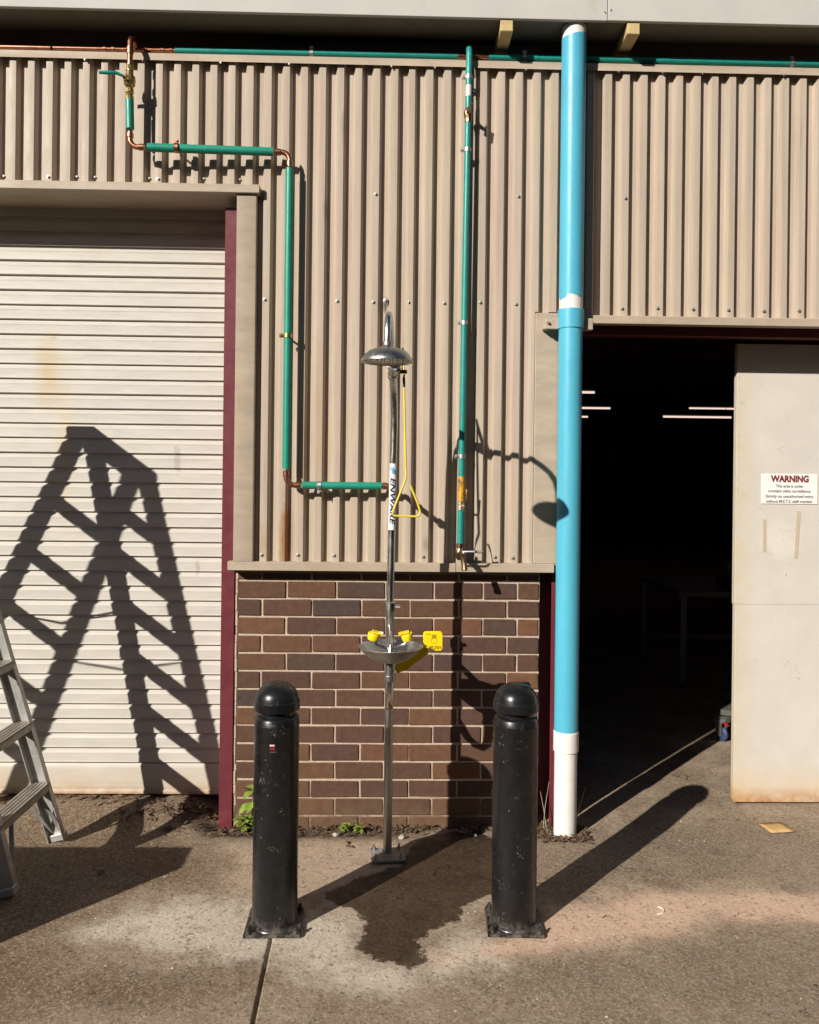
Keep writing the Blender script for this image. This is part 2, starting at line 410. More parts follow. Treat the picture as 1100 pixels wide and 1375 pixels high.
def m_alu_dirty():
    t = NT('dusty_aluminium_tread')
    c = t.mix(t.ramp(t.noise(18, 7, 0.7), 0.35, 0.65), (0.30, 0.27, 0.225, 1), (0.43, 0.39, 0.33, 1))
    return t.out(c, t.ramp(t.noise(30, 4), 0.3, 0.7, 0.42, 0.62), 0.35, t.bump(t.noise(120, 4), 0.2, 0.001))
M['alu_tread'] = m_alu_dirty()

M['green'] = simple('teal_green_pipe_paint', (0.010, 0.245, 0.165, 1), 0.42, 0, 0.12, 20, 0.06, 60, 0.5, (0.02, 0.12, 0.085, 1), 0.62, 0.75, 18)
M['teal'] = simple('weathered_teal_pipe_paint', (0.012, 0.245, 0.2, 1), 0.4, 0, 0.15, 20, 0.06, 60, 0.5, (0.05, 0.16, 0.13, 1), 0.55, 0.7, 22)
M['maroon'] = simple('maroon_steel_paint', (0.135, 0.026, 0.034, 1), 0.42, 0, 0.14, 12, 0.08, 40, 0.4, (0.17, 0.07, 0.06, 1), 0.6, 0.78, 12)
M['fascia'] = simple('off_white_fascia_paint', (0.485, 0.465, 0.43, 1), 0.6, 0, 0.05, 4, 0.05, 60, 0.3, (0.42, 0.36, 0.28, 1), 0.6, 0.78, 7)
M['soffit'] = simple('grey_soffit', (0.17, 0.155, 0.125, 1), 0.8, 0, 0.12, 5, 0.08, 60, 0.2, (0.12, 0.1, 0.08, 1), 0.52, 0.72, 3)
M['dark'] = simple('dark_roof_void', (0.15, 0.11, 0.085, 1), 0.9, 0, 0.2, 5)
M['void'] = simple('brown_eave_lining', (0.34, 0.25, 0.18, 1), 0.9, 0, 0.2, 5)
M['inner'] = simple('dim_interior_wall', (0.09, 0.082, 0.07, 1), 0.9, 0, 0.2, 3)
M['timber'] = simple('yellowed_pine', (0.52, 0.40, 0.19, 1), 0.7, 0, 0.12, 18, 0.2, 90, 0.3, (0.30, 0.18, 0.07, 1), 0.6, 0.8, 12)
M['white'] = simple('white_pvc', (0.74, 0.71, 0.66, 1), 0.45, 0, 0.05, 10, 0.05, 50, 0.4, (0.45, 0.39, 0.30, 1), 0.56, 0.78, 9)
M['sticker'] = simple('white_vinyl', (0.78, 0.77, 0.75, 1), 0.4, 0, 0.03, 20)
M['sign'] = simple('white_sign_board', (0.80, 0.77, 0.74, 1), 0.35, 0, 0.03, 12)
M['navy'] = simple('navy_print', (0.012, 0.016, 0.05, 1), 0.4, 0, 0.1)
M['wave'] = simple('blue_print', (0.02, 0.27, 0.55, 1), 0.4, 0, 0.1)
M['cyan'] = simple('cyan_print', (0.03, 0.36, 0.48, 1), 0.4, 0, 0.1)
M['redprint'] = simple('dark_red_print', (0.17, 0.018, 0.022, 1), 0.45, 0, 0.1)
M['greyprint'] = simple('charcoal_print', (0.07, 0.05, 0.05, 1), 0.5, 0, 0.1)
M['yellow'] = simple('safety_yellow_plastic', (0.83, 0.62, 0.008, 1), 0.33, 0, 0.06, 20, 0.04, 60, 0.5)
M['rod'] = simple('yellow_coated_rod', (0.72, 0.56, 0.05, 1), 0.36, 0, 0.08, 25)
M['olive'] = simple('dark_print_on_yellow', (0.20, 0.15, 0.01, 1), 0.45, 0, 0.1)
M['rubber'] = simple('black_rubber', (0.015, 0.015, 0.015, 1), 0.6, 0, 0.2)
M['stickerred'] = simple('faded_dark_red_vinyl', (0.16, 0.012, 0.02, 1), 0.5, 0, 0.2, 60)
M['red'] = simple('red_plastic', (0.45, 0.02, 0.02, 1), 0.4, 0, 0.1)
M['wheel'] = simple('blue_castor_rubber', (0.03, 0.045, 0.12, 1), 0.5, 0, 0.1)
M['tape'] = simple('old_masking_tape', (0.48, 0.40, 0.28, 1), 0.7, 0, 0.08, 30)
M['tagyellow'] = simple('orange_tag_paint', (0.62, 0.32, 0.02, 1), 0.5, 0, 0.25, 30, 0, 60, 0.5, (0.10, 0.075, 0.03, 1), 0.5, 0.62, 40)
M['ply'] = simple('plywood', (0.42, 0.29, 0.15, 1), 0.7, 0, 0.1, 12)
M['blockerbrick'] = simple('dark_blocker_brick', (0.10, 0.065, 0.05, 1), 0.9, 0, 0.2, 3)
M['glass'] = simple('dark_window_glass', (0.02, 0.025, 0.03, 1), 0.1)
M['card'] = simple('orange_cardboard', (0.52, 0.32, 0.13, 1), 0.8, 0, 0.08, 30)
M['bench'] = simple('bench_grey', (0.19, 0.19, 0.19, 1), 0.5, 0, 0.1)
M['cabinet'] = simple('grey_green_cabinet_paint', (0.10, 0.13, 0.12, 1), 0.45, 0, 0.1)
M['stone'] = simple('pale_stone', (0.52, 0.48, 0.42, 1), 0.9, 0, 0.2, 40, 0.4, 80)
M['leafdead'] = simple('dead_leaf', (0.115, 0.07, 0.038, 1), 0.8, 0, 0.5, 60)
M['twig'] = simple('dry_twig', (0.19, 0.135, 0.085, 1), 0.8, 0, 0.35, 60)
M['stalk'] = simple('pale_dry_stalk', (0.42, 0.35, 0.25, 1), 0.7, 0, 0.2, 60)

def m_leaf():
    t = NT('weed_leaf')
    c = t.mix(t.ramp(t.noise(45, 4), 0.3, 0.7), (0.13, 0.22, 0.03, 1), (0.30, 0.38, 0.07, 1))
    m = t.out(c, 0.45, 0, None, 0.4)
    t.set(t.b.inputs['Subsurface Weight'], 0.0)
    return m
M['leaf'] = m_leaf()

def m_emit():
    t = NT('fluorescent_tube')
    t.out((0.8, 0.8, 0.8, 1), 0.5)
    t.b.inputs['Emission Color'].default_value = (1.0, 0.77, 0.66, 1)
    t.b.inputs['Emission Strength'].default_value = 0.8
    return t.m
M['tube'] = m_emit()

# ------------------------------------------------------------------ mesh helpers
class MB:
    def __init__(s):
        s.v = []; s.f = []
    def add(s, vs, fs):
        o = len(s.v)
        s.v += [tuple(v) for v in vs]
        s.f += [tuple(i + o for i in f) for f in fs]
        return s
    def box(s, x0, x1, y0, y1, z0, z1):
        vs = [(x, y, z) for z in (z0, z1) for y in (y0, y1) for x in (x0, x1)]
        return s.add(vs, [(0, 2, 3, 1), (4, 5, 7, 6), (0, 1, 5, 4), (2, 6, 7, 3), (0, 4, 6, 2), (1, 3, 7, 5)])
    def obox(s, c, ax, ay, az, hx, hy, hz):
        c = Vector(c); ax = Vector(ax).normalized(); ay = Vector(ay).normalized(); az = Vector(az).normalized()
        vs = [c + ax * (hx * x) + ay * (hy * y) + az * (hz * z) for z in (-1, 1) for y in (-1, 1) for x in (-1, 1)]
        return s.add(vs, [(0, 2, 3, 1), (4, 5, 7, 6), (0, 1, 5, 4), (2, 6, 7, 3), (0, 4, 6, 2), (1, 3, 7, 5)])
    def extrude_x(s, prof, x0, x1, close=False):
        """profile (y, z) swept along x"""
        n = len(prof)
        vs = [(x0, y, z) for y, z in prof] + [(x1, y, z) for y, z in prof]
        fs = [(i, i + 1, n + i + 1, n + i) for i in range(n - 1)]
        if close:
            fs.append((n - 1, 0, n, 2 * n - 1))
            fs += [tuple(range(n - 1, -1, -1)), tuple(range(n, 2 * n))]
        return s.add(vs, fs)
    def extrude_dir(s, poly, d):
        n = len(poly); d = Vector(d)
        vs = [Vector(p) for p in poly] + [Vector(p) + d for p in poly]
        fs = [tuple(range(n - 1, -1, -1)), tuple(range(n, 2 * n))]
        fs += [(i, (i + 1) % n, n + (i + 1) % n, n + i) for i in range(n)]
        return s.add(vs, fs)
    def lathe(s, prof, n=32, c=(0, 0, 0), axis=(0, 0, 1)):
        az = Vector(axis).normalized()
        ax = az.orthogonal().normalized(); ay = az.cross(ax)
        c = Vector(c); vs = []; fs = []
        for r, z in prof:
            for k in range(n):
                a = 2 * math.pi * k / n
                vs.append(c + az * z + ax * (r * math.cos(a)) + ay * (r * math.sin(a)))
        for i in range(len(prof) - 1):
            for k in range(n):
                k2 = (k + 1) % n
                fs.append((i * n + k, i * n + k2, (i + 1) * n + k2, (i + 1) * n + k))
        fs.append(tuple(range(n - 1, -1, -1)))
        fs.append(tuple((len(prof) - 1) * n + k for k in range(n)))
        return s.add(vs, fs)
    def tube(s, path, r, n=14, caps=True):
        P = [Vector(p) for p in path]
        R = r if hasattr(r, '__len__') else [r] * len(P)
        T = []
        for i in range(len(P)):
            a = P[max(i - 1, 0)]; b = P[min(i + 1, len(P) - 1)]
            T.append((b - a).normalized())
        u = T[0].orthogonal().normalized(); vs = []; fs = []
        for i, p in enumerate(P):
            u = (u - T[i] * u.dot(T[i])).normalized()
            w = T[i].cross(u)
            for k in range(n):
                a = 2 * math.pi * k / n
                vs.append(p + u * (R[i] * math.cos(a)) + w * (R[i] * math.sin(a)))
        for i in range(len(P) - 1):
            for k in range(n):
                k2 = (k + 1) % n
                fs.append((i * n + k, i * n + k2, (i + 1) * n + k2, (i + 1) * n + k))
        if caps:
            fs.append(tuple(range(n - 1, -1, -1)))
            fs.append(tuple((len(P) - 1) * n + k for k in range(n)))
        return s.add(vs, fs)
    def mesh(s, name, bevel=0.0, seg=1, smooth=True, angle=35):
        me = bpy.data.meshes.new(name)
        me.from_pydata(s.v, [], s.f)
        bm = bmesh.new(); bm.from_mesh(me)
        bmesh.ops.recalc_face_normals(bm, faces=bm.faces)
        if bevel:
            es = [e for e in bm.edges if len(e.link_faces) == 2 and e.calc_face_angle(0) > 0.6]
            bmesh.ops.bevel(bm, geom=es, offset=bevel, segments=seg, profile=0.6, affect='EDGES', clamp_overlap=True)
        bm.to_mesh(me); bm.free()
        if smooth:
            me.shade_smooth()
            me.set_sharp_from_angle(angle=math.radians(angle))
        return me

def link(name, me, mat, parent=None, loc=None, rot=None):
    o = bpy.data.objects.new(name, me)
    if mat is not None and me is not None and not me.materials:
        me.materials.append(M[mat] if isinstance(mat, str) else mat)
    C.objects.link(o)
    if parent is not None:
        o.parent = parent
    if loc is not None: o.location = loc
    if rot is not None: o.rotation_euler = rot
    return o

def obj(name, mb, mat, parent=None, bevel=0.0, seg=1, smooth=True, angle=35, loc=None, rot=None):
    return link(name, mb.mesh(name, bevel, seg, smooth, angle), mat, parent, loc, rot)

def tag(o, label, cat, group=None, kind=None):
    if label: o['label'] = label
    if cat: o['category'] = cat
    if group: o['group'] = group
    if kind: o['kind'] = kind
    return o

def thing(name, label, cat, loc=(0, 0, 0), group=None, rotz=0):
    o = bpy.data.objects.new(name, None)
    o.empty_display_size = 0.1
    C.objects.link(o)
    o.location = loc
    o.rotation_euler = (0, 0, rotz)
    return tag(o, label, cat, group)

def copy_tree(o, parent=None):
    c = o.copy()
    C.objects.link(c)
    c.parent = parent
    for ch in list(o.children):
        copy_tree(ch, c)
    return c

def arc(c, a, b, n=8):
    """quarter bend from corner-point c: from c+a to c+b, rounded (a, b perpendicular, same length)"""
    c, a, b = Vector(c), Vector(a), Vector(b)
    o = c + a + b
    return [o - b * math.cos(t) - a * math.sin(t) for t in [math.pi / 2 * k / n for k in range(n + 1)]]

def text_mesh(s, size=1.0, bold=0.0, shear=0.0, cuts=None):
    cu = bpy.data.curves.new('lettering', 'FONT')
    cu.body = s; cu.size = size; cu.offset = bold; cu.shear = shear
    cu.align_x = 'CENTER'; cu.align_y = 'BOTTOM_BASELINE'
    cu.resolution_u = 3
    o = bpy.data.objects.new('lettering', cu)
    C.objects.link(o)
    dg = bpy.context.evaluated_depsgraph_get()
    me = bpy.data.meshes.new_from_object(o.evaluated_get(dg))
    bpy.data.objects.remove(o); bpy.data.curves.remove(cu)
    return me

def fit_text(me, width, height=None):
    """centre the lettering on the origin, baseline 0, given width (and height)"""
    a = np.zeros(len(me.vertices) * 3); me.vertices.foreach_get('co', a); a = a.reshape(-1, 3)
    w = np.ptp(a[:, 0]); k = width / w
    a[:, 0] = (a[:, 0] - (a[:, 0].min() + a[:, 0].max()) / 2) * k
    ky = k if height is None else height / np.ptp(a[:, 1])
    a[:, 1] = (a[:, 1] - (a[:, 1].min() if height else 0)) * ky
    me.vertices.foreach_set('co', a.ravel()); me.update()
    return me

# ------------------------------------------------------------------ ground
def sdf_poly(px, py, poly):
    poly = np.array(poly, float); n = len(poly)
    d = np.full(px.shape, 1e9); inside = np.zeros(px.shape, bool)
    for i in range(n):
        a = poly[i]; b = poly[(i + 1) % n]; e = b - a
        wx, wy = px - a[0], py - a[1]
        t = np.clip((wx * e[0] + wy * e[1]) / (e @ e), 0, 1)
        d = np.minimum(d, np.hypot(wx - e[0] * t, wy - e[1] * t))
        c = ((a[1] > py) != (b[1] > py)) & (px < (b[0] - a[0]) * (py - a[1]) / (b[1] - a[1] + 1e-12) + a[0])
        inside ^= c
    return np.where(inside, -d, d)

def smooth01(x, a, b):
    t = np.clip((x - a) / (b - a), 0, 1)
    return t * t * (3 - 2 * t)

def ground_z(x, y):
    x = np.asarray(x, float); y = np.asarray(y, float)
    z = 0.0025 * np.sin(3.1 * x + 1.7 * y) + 0.002 * np.sin(5.3 * y - 2.2 * x + 1) + 0.001 * np.sin(13 * x + 9 * y)
    mid = smooth01(x, -0.9, -0.78) * (1 - smooth01(x, 0.74, 0.86))
    z = z - 0.028 * mid * smooth01(y, -0.22, -0.06)
    left = 1 - smooth01(x, -0.98, -0.86)
    z = z + 0.045 * left * smooth01(y, -0.15, 0.14)
    right = smooth01(x, 0.9, 1.15)
    z = z + 0.012 * right * smooth01(y, -0.1, 0.2)
    return z

def grow(a, step, end, k=1.35):
    out = []; s = step; x = a
    while abs(x) < abs(end):
        s *= k; x += s if end > a else -s
        out.append(x)
    return out

JX = -0.412
xs = list(np.arange(-2.6, 2.6001, 0.02))
xs = [x for x in xs if abs(x - JX) > 0.014] + [JX - 0.0065, JX - 0.0045, JX + 0.0045, JX + 0.0065, JX - 0.013, JX + 0.013]
xs = sorted(xs + grow(-2.6, 0.02, -300) + grow(2.6, 0.02, 300))
ys = sorted(list(np.arange(-2.2, 0.6001, 0.02)) + grow(-2.2, 0.02, -300) + grow(0.6, 0.02, 300))
XX, YY = np.meshgrid(np.array(xs), np.array(ys))
joint_col = np.isclose(XX, JX - 0.0045) | np.isclose(XX, JX + 0.0045)
XS = XX - 0.029 * (np.clip(YY, -6, 1) + 1.0)
ZZ = ground_z(XS, YY)
far = (np.abs(XX) > 6) | (YY < -8) | (YY > 30)
ZZ = np.where(far, 0, ZZ)
ZZ = np.where(joint_col & (YY < -0.99) & (YY > -12), ZZ - 0.013, ZZ)
ny, nx = XX.shape
gv = np.stack([XS, YY, ZZ], -1).reshape(-1, 3)
idx = np.arange(ny * nx).reshape(ny, nx)
gf = np.stack([idx[:-1, :-1], idx[:-1, 1:], idx[1:, 1:], idx[1:, :-1]], -1).reshape(-1, 4)
gm = bpy.data.meshes.new('ground')
gm.from_pydata(gv.tolist(), [], gf.tolist())
gm.shade_smooth()
gx, gy = gv[:, 0], gv[:, 1]
WET = [(-0.26, -0.68), (-0.15, -0.57), (-0.06, -0.5), (0.06, -0.43), (0.14, -0.2), (0.24, -0.06), (0.45, -0.02), (0.52, -0.3), (0.46, -0.66), (0.35, -0.74),
       (0.30, -0.78), (0.28, -0.87), (0.20, -0.91), (0.15, -0.97), (0.11, -1.01), (0.145, -1.12), (0.09, -1.18), (0.01, -1.15), (-0.07, -1.10), (-0.11, -1.05),
       (-0.085, -1.0), (-0.075, -0.9), (-0.12, -0.8), (-0.19, -0.77)]
SOIL = [(-0.95, 0.05), (-1.0, -0.06), (-0.8, -0.13), (-0.5, -0.17), (-0.3, -0.15), (-0.05, -0.12), (0.15, -0.07), (0.3, -0.04), (0.6, -0.05), (0.70, -0.14), (0.77, -0.2), (0.90, -0.21), (0.93, -0.08), (0.85, 0.05)]
PALE = [(-1.1, -0.98), (-0.95, -0.80), (-0.62, -0.72), (-0.5, -0.82), (-0.3, -0.80), (-0.1, -0.86), (-0.12, -1.1), (0.1, -1.22), (0.3, -1.0), (0.42, -0.95), (0.4, -1.15), (0.0, -1.3), (-0.4, -1.12), (-0.75, -1.1)]
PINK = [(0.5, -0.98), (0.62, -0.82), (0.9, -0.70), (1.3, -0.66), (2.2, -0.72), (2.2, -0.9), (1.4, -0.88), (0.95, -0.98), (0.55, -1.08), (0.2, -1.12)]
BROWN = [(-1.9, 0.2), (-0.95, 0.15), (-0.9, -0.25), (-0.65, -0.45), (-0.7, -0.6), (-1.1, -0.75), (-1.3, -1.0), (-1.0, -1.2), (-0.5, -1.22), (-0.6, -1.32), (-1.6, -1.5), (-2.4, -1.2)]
GREY = [(0.62, -0.12), (1.1, 0.0), (2.4, 0.0), (2.4, -0.66), (1.3, -0.62), (0.85, -0.66), (0.7, -0.62), (0.62, -0.4)]
GREY2 = [(0.3, -1.22), (0.6, -1.12), (1.0, -1.02), (1.5, -0.94), (2.4, -0.95), (2.4, -2.0), (0.2, -2.0)]
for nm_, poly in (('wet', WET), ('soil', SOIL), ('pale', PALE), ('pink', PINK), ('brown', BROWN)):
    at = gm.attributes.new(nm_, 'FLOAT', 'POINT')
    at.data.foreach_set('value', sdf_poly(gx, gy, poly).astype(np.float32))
at = gm.attributes.new('tan', 'FLOAT', 'POINT')
TAN = [(-0.72, -0.28), (-0.45, -0.22), (-0.1, -0.2), (0.1, -0.22), (0.05, -0.42), (-0.15, -0.6), (-0.35, -0.72), (-0.6, -0.66), (-0.7, -0.5)]
at.data.foreach_set('value', sdf_poly(gx, gy, TAN).astype(np.float32))
at = gm.attributes.new('grey', 'FLOAT', 'POINT')
at.data.foreach_set('value', np.minimum(sdf_poly(gx, gy, GREY), sdf_poly(gx, gy, GREY2)).astype(np.float32))
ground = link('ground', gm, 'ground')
ground['kind'] = 'structure'

# ------------------------------------------------------------------ the shed
shed = thing('industrial_shed', 'beige corrugated metal shed wall over dark brown brick, with off-white fascia and door openings', 'shed')

PITCH, CREST_Y, PAN_Y = 0.085, -0.062, -0.033
def cladding(x0, x1, z0, z1):
    """trapezoidal ribbed sheet standing on y = PAN_Y .. CREST_Y"""
    xr = -0.414                                   # right edge of one crest
    pts = []
    k0 = math.floor((x0 - xr) / PITCH) - 1; k1 = math.ceil((x1 - xr) / PITCH) + 1
    for k in range(k0, k1 + 1):
        r = xr + k * PITCH
        pts += [(r - 0.041, PAN_Y), (r - 0.0305, CREST_Y), (r - 0.0155, CREST_Y - 0.0008), (r, CREST_Y), (r + 0.0115, PAN_Y), (r + 0.0265, PAN_Y - 0.0006)]
    pts = [p for p in pts if x0 <= p[0] <= x1]
    n = len(pts); zs = np.linspace(z0, z1, 6)
    mb = MB()
    vs = [(x, y, z) for z in zs for x, y in pts]
    fs = [(j * n + i, j * n + i + 1, (j + 1) * n + i + 1, (j + 1) * n + i) for j in range(5) for i in range(n - 1)]
    return mb.add(vs, fs)

for (x0, x1, z0, z1) in [(-4.6, -0.638, 2.985, 3.605), (-0.645, 0.79, 1.235, 3.606), (0.785, 4.6, 2.415, 3.605)]:
    if x0 > -1 and x0 < 0:
        obj('cladding_sheet', cladding(-0.645, 0.79, 2.445, 3.606), 'clad', shed, angle=20)
        obj('cladding_sheet', cladding(-0.645, 0.69, 1.235, 2.445), 'clad', shed, angle=20)
    else:
        obj('cladding_sheet', cladding(x0, x1, z0, z1), 'clad', shed, angle=20)

# solid backing so that no light leaks through
def part(name, mat, *boxes, bevel=0.0, parent=shed):
    mb = MB()
    for b in boxes: mb.box(*b)
    return obj(name, mb, mat, parent, bevel)

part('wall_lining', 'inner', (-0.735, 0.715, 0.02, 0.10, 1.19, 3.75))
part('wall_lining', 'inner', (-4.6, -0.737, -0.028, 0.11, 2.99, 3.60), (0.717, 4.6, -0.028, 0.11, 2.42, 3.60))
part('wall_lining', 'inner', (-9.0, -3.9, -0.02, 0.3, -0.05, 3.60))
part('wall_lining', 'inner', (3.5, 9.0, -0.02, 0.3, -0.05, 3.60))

# flashings
def top_flashing(x0, x1, z0, z1):
    prof = [(-0.02, z1 + 0.004), (-0.066, z1 + 0.001), (-0.071, z1 - 0.003), (-0.073, z0 + 0.006), (-0.077, z0)]
    mb = MB().extrude_x(prof, x0, x1)
    return obj('top_flashing', mb, 'flash', shed, angle=30)
top_flashing(-4.6, 0.345, 3.590, 3.628)
top_flashing(0.348, 4.6, 3.588, 3.627)
def angle_trim(name, x0, x1, y_out, y_in, z0, z1, back=None):
    """folded drip flashing: a face, a bottom lip and a top return"""
    mb = MB().extrude_x([(y_in, z1), (y_out + 0.002, z1 - 0.001), (y_out, z1 - 0.004), (y_out, z0 + 0.002), (y_out + 0.002, z0), (back if back is not None else y_in, z0 + 0.001),
                         (back if back is not None else y_in, z0 + 0.006), (y_in, z0 + 0.006)], x0, x1, True)
    return obj(name, mb, 'flash', shed, angle=30)
angle_trim('shutter_head_flashing', -4.6, -0.632, -0.098, -0.03, 2.972, 3.012)
part('shutter_soffit', 'flash', (-4.6, -0.74, -0.096, 0.225, 2.976, 2.986))
angle_trim('sill_flashing', -0.762, 0.31, -0.083, -0.03, 1.210, 1.252)
angle_trim('sill_flashing', 0.3125, 0.775, -0.084, -0.03, 1.211, 1.253)
angle_trim('door_head_flashing', 0.80, 4.6, -0.083, -0.03, 2.391, 2.431)
part('sill_underside', 'dark', (-0.735, 0.715, -0.028, 0.02, 1.192, 1.21))
# corner trim beside the shutter
mb = MB().extrude_dir([(-0.737, -0.081, 1.2525), (-0.652, -0.081, 1.2525), (-0.647, -0.079, 1.2525), (-0.645, -0.074, 1.2525), (-0.645, -0.034, 1.2525), (-0.737, -0.034, 1.2525)], (0, 0, 1.718))
obj('corner_trim', mb, 'flash', shed, angle=30)
# flat trim at the corner of the door opening
mb = MB().extrude_dir([(0.672, -0.0335, 1.2535), (0.676, -0.058, 1.2535), (0.682, -0.063, 1.2535), (0.783, -0.063, 1.2535), (0.783, -0.0335, 1.2535)], (0, 0, 1.187))
obj('corner_trim', mb, 'flash', shed, angle=30)
part('door_jamb_return', 'flash', (0.7835, 0.79, -0.062, 0.10, 1.215, 2.40))

# painted steel: posts and lintel
mb = MB().box(-0.805, -0.742, -0.010, -0.002, -0.03, 2.93)
mb.box(-0.805, -0.797, -0.001, 0.25, -0.03, 2.93)
mb.box(-0.796, -0.742, 0.15, 0.156, -0.03, 2.93)
obj('steel_post', mb, 'maroon', shed, 0.0015)
mb = MB().box(0.782, 0.860, 0.0, 0.008, -0.03, 2.40)
mb.box(0.817, 0.825, 0.009, 0.15, -0.03, 2.40)
mb.box(0.726, 0.860, 0.151, 0.159, -0.03, 2.40)
obj('steel_post', mb, 'maroon', shed, 0.0015)
part('lintel', 'maroon', (0.862, 3.5, 0.06, 0.12, 2.362, 2.41), bevel=0.002)

# brickwork
course, bx_pitch = 0.0865, 0.236
mor = part('brick_wall', 'mortar', (-0.731, 0.7235, 0.0035, 0.10, -0.12, 1.195))
# uneven mortar smear along the left edge
mb = MB()
z = -0.1
while z < 1.16:
    h = random.uniform(0.03, 0.09)
    w = random.uniform(0.002, 0.009)
    mb.box(-0.740, -0.733 + w, -0.001 - random.uniform(0, 0.004), 0.05, z, z + h)
    z += h + 0.001
obj('mortar_smear', mb, 'mortar', mor, 0.002)
brick_cache = {}
def brick_mesh(L, var):
    key = (round(L, 3), var)
    if key not in brick_cache:
        h = course - 0.0105
        mb = MB().box(0, L, 0, 0.06, 0, h)
        me = mb.mesh('brick', 0.003, 1, False)
        r = random.Random(hash(key) % 1000)
        for v in me.vertices:
            v.co.x += r.uniform(-0.0018, 0.0018); v.co.z += r.uniform(-0.0017, 0.0017)
            if v.co.y < 0.03: v.co.y += r.uniform(-0.0008, 0.0008)
        me.materials.append(M['brick'])
        brick_cache[key] = me
    return brick_cache[key]
nrow = 15
top_joint = 1.1545
for r in range(nrow):
    zc = top_joint - r * course + 0.005          # bottom of the course
    if r % 2 == 1:
        edges = [-0.731, -0.4945, -0.258, -0.022, 0.214, 0.45, 0.615, 0.7235]
    else:
        edges = [-0.731, -0.612, -0.374, -0.138, 0.098, 0.334, 0.566, 0.7235]
    for a, b in zip(edges[:-1], edges[1:]):
        j = 0.0095 + random.uniform(-0.001, 0.001)
        L = round((b - a) - j, 3)
        o = link('brick', brick_mesh(L, random.randrange(6)), None, mor,
                 (a + (0.003 if a == -0.731 else j / 2) + random.uniform(-0.0012, 0.0012), -0.003 + random.uniform(-0.0016, 0.0012), zc + random.uniform(-0.001, 0.001)),
                 (random.uniform(-.006, .006), random.uniform(-.003, .003), random.uniform(-.003, .003)))
        if r == 0:
            o.scale.z = 0.45

# roof edge
FB = 3.752
part('fascia_board', 'fascia', (-9, 0.9675, -0.205, -0.185, FB, 4.30), bevel=0.0015)
part('fascia_board', 'fascia', (0.9705, 9, -0.206, -0.186, FB + 0.001, 4.30), bevel=0.0015)
part('fascia_backing', 'soffit', (-9, 9, -0.184, -0.17, FB + 0.012, 4.30))
part('eave_soffit', 'soffit', (-9, 9, -0.184, -0.005, FB + 0.004, FB + 0.0115))
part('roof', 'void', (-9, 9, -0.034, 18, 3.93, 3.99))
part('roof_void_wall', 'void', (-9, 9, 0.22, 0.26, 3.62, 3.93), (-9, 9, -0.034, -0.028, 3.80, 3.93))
mb = MB()
for x, z in [(0.955, 3.79), (0.983, 3.80), (0.955, 4.0), (0.983, 4.0)]:
    mb.lathe([(0.003, 0), (0.003, 0.003)], 8, (x, -0.2085, z), (0, -1, 0))
obj('nail_head', mb, 'galv', shed)
for x in (-1.62, 0.509, 1.092):
    for_ = MB().box(x - 0.029, x + 0.029, -0.198, 0.22, 3.697, 3.749)
    if x > -1: obj('eave_timber', for_, 'timber', shed, 0.003)

# inside
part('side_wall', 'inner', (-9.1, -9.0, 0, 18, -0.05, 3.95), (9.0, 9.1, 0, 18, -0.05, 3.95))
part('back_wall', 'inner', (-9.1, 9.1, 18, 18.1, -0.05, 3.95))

# screws on the ribs
screw_me = MB().lathe([(0.0088, 0), (0.0088, 0.0018), (0.0055, 0.0022), (0.0055, 0.0072), (0.003, 0.0078)], 8, (0, 0, 0), (0, -1, 0)).mesh('screw')
screw_me.materials.append(M['galv'])
def crest_x(k): return -0.414 + k * PITCH - 0.0155
def pan_x(k): return -0.414 + k * PITCH + 0.024
for k in range(-2, 15):
    if k % 2 == 0 and k < 13: link('screw', screw_me, None, shed, (crest_x(k) - 0.006, CREST_Y - 0.0006, 2.482 + random.uniform(-.003, .003)))
big = link('screw', screw_me, None, shed, (-0.037, CREST_Y - 0.0006, 2.487)); big.scale = (1.5, 1.4, 1.5)
for k in [-2, 0, 2, 5, 7, 9, 11, 12]:
    link('screw', screw_me, None, shed, (crest_x(k) - 0.008, CREST_Y - 0.0006, 1.281 + random.uniform(-.003, .003)))
for k in [-17, -13, -12, -9, -6, -4]:
    link('screw', screw_me, None, shed, (pan_x(k) - 0.004, PAN_Y - 0.0004, 3.052 + random.uniform(-.004, .004)))
for k in [-20, -14, -8, 4, 12, 18]:
    link('screw', screw_me, None, shed, (crest_x(k), CREST_Y - 0.0006, 3.04 if k < -5 else 2.99 + random.uniform(-.003, .003)))
for k in [16, 18, 20, 22, 24, 26, 28]:
    link('screw', screw_me, None, shed, (crest_x(k) - 0.01, CREST_Y - 0.0006, 2.468 + random.uniform(-.003, .003)))
for x in (-1.45, -1.18, -0.82, -0.5, -0.02, 0.19, 0.62, 1.06, 1.27, 1.46, 1.85):
    link('screw', screw_me, None, shed, (x, -0.0755, 3.586), (0, 0, 0)).scale = (0.6, 0.6, 0.6)

# ------------------------------------------------------------------ roller shutter
shutter = thing('roller_shutter', 'cream ribbed roller shutter, rust streaked, closed beside the maroon steel post', 'shutter', (0, 0, 0))
SH_Y, SP = 0.20, 0.0735
slat = MB()
prof = [(0.000, SP), (-0.0012, SP - 0.007), (-0.0030, SP - 0.0085), (-0.0105, SP - 0.0185), (-0.0118, SP - 0.0215), (-0.0112, 0.024), (-0.0118, 0.0105), (-0.0142, 0.0080), (-0.0142, 0.0060), (-0.0120, 0.0050), (-0.001, 0.0035), (0.0005, 0.0)]
slat.extrude_x(prof, -3.88, -0.806)
slat_me = slat.mesh('slat', angle=24)
slat_me.materials.append(M['shutter'])
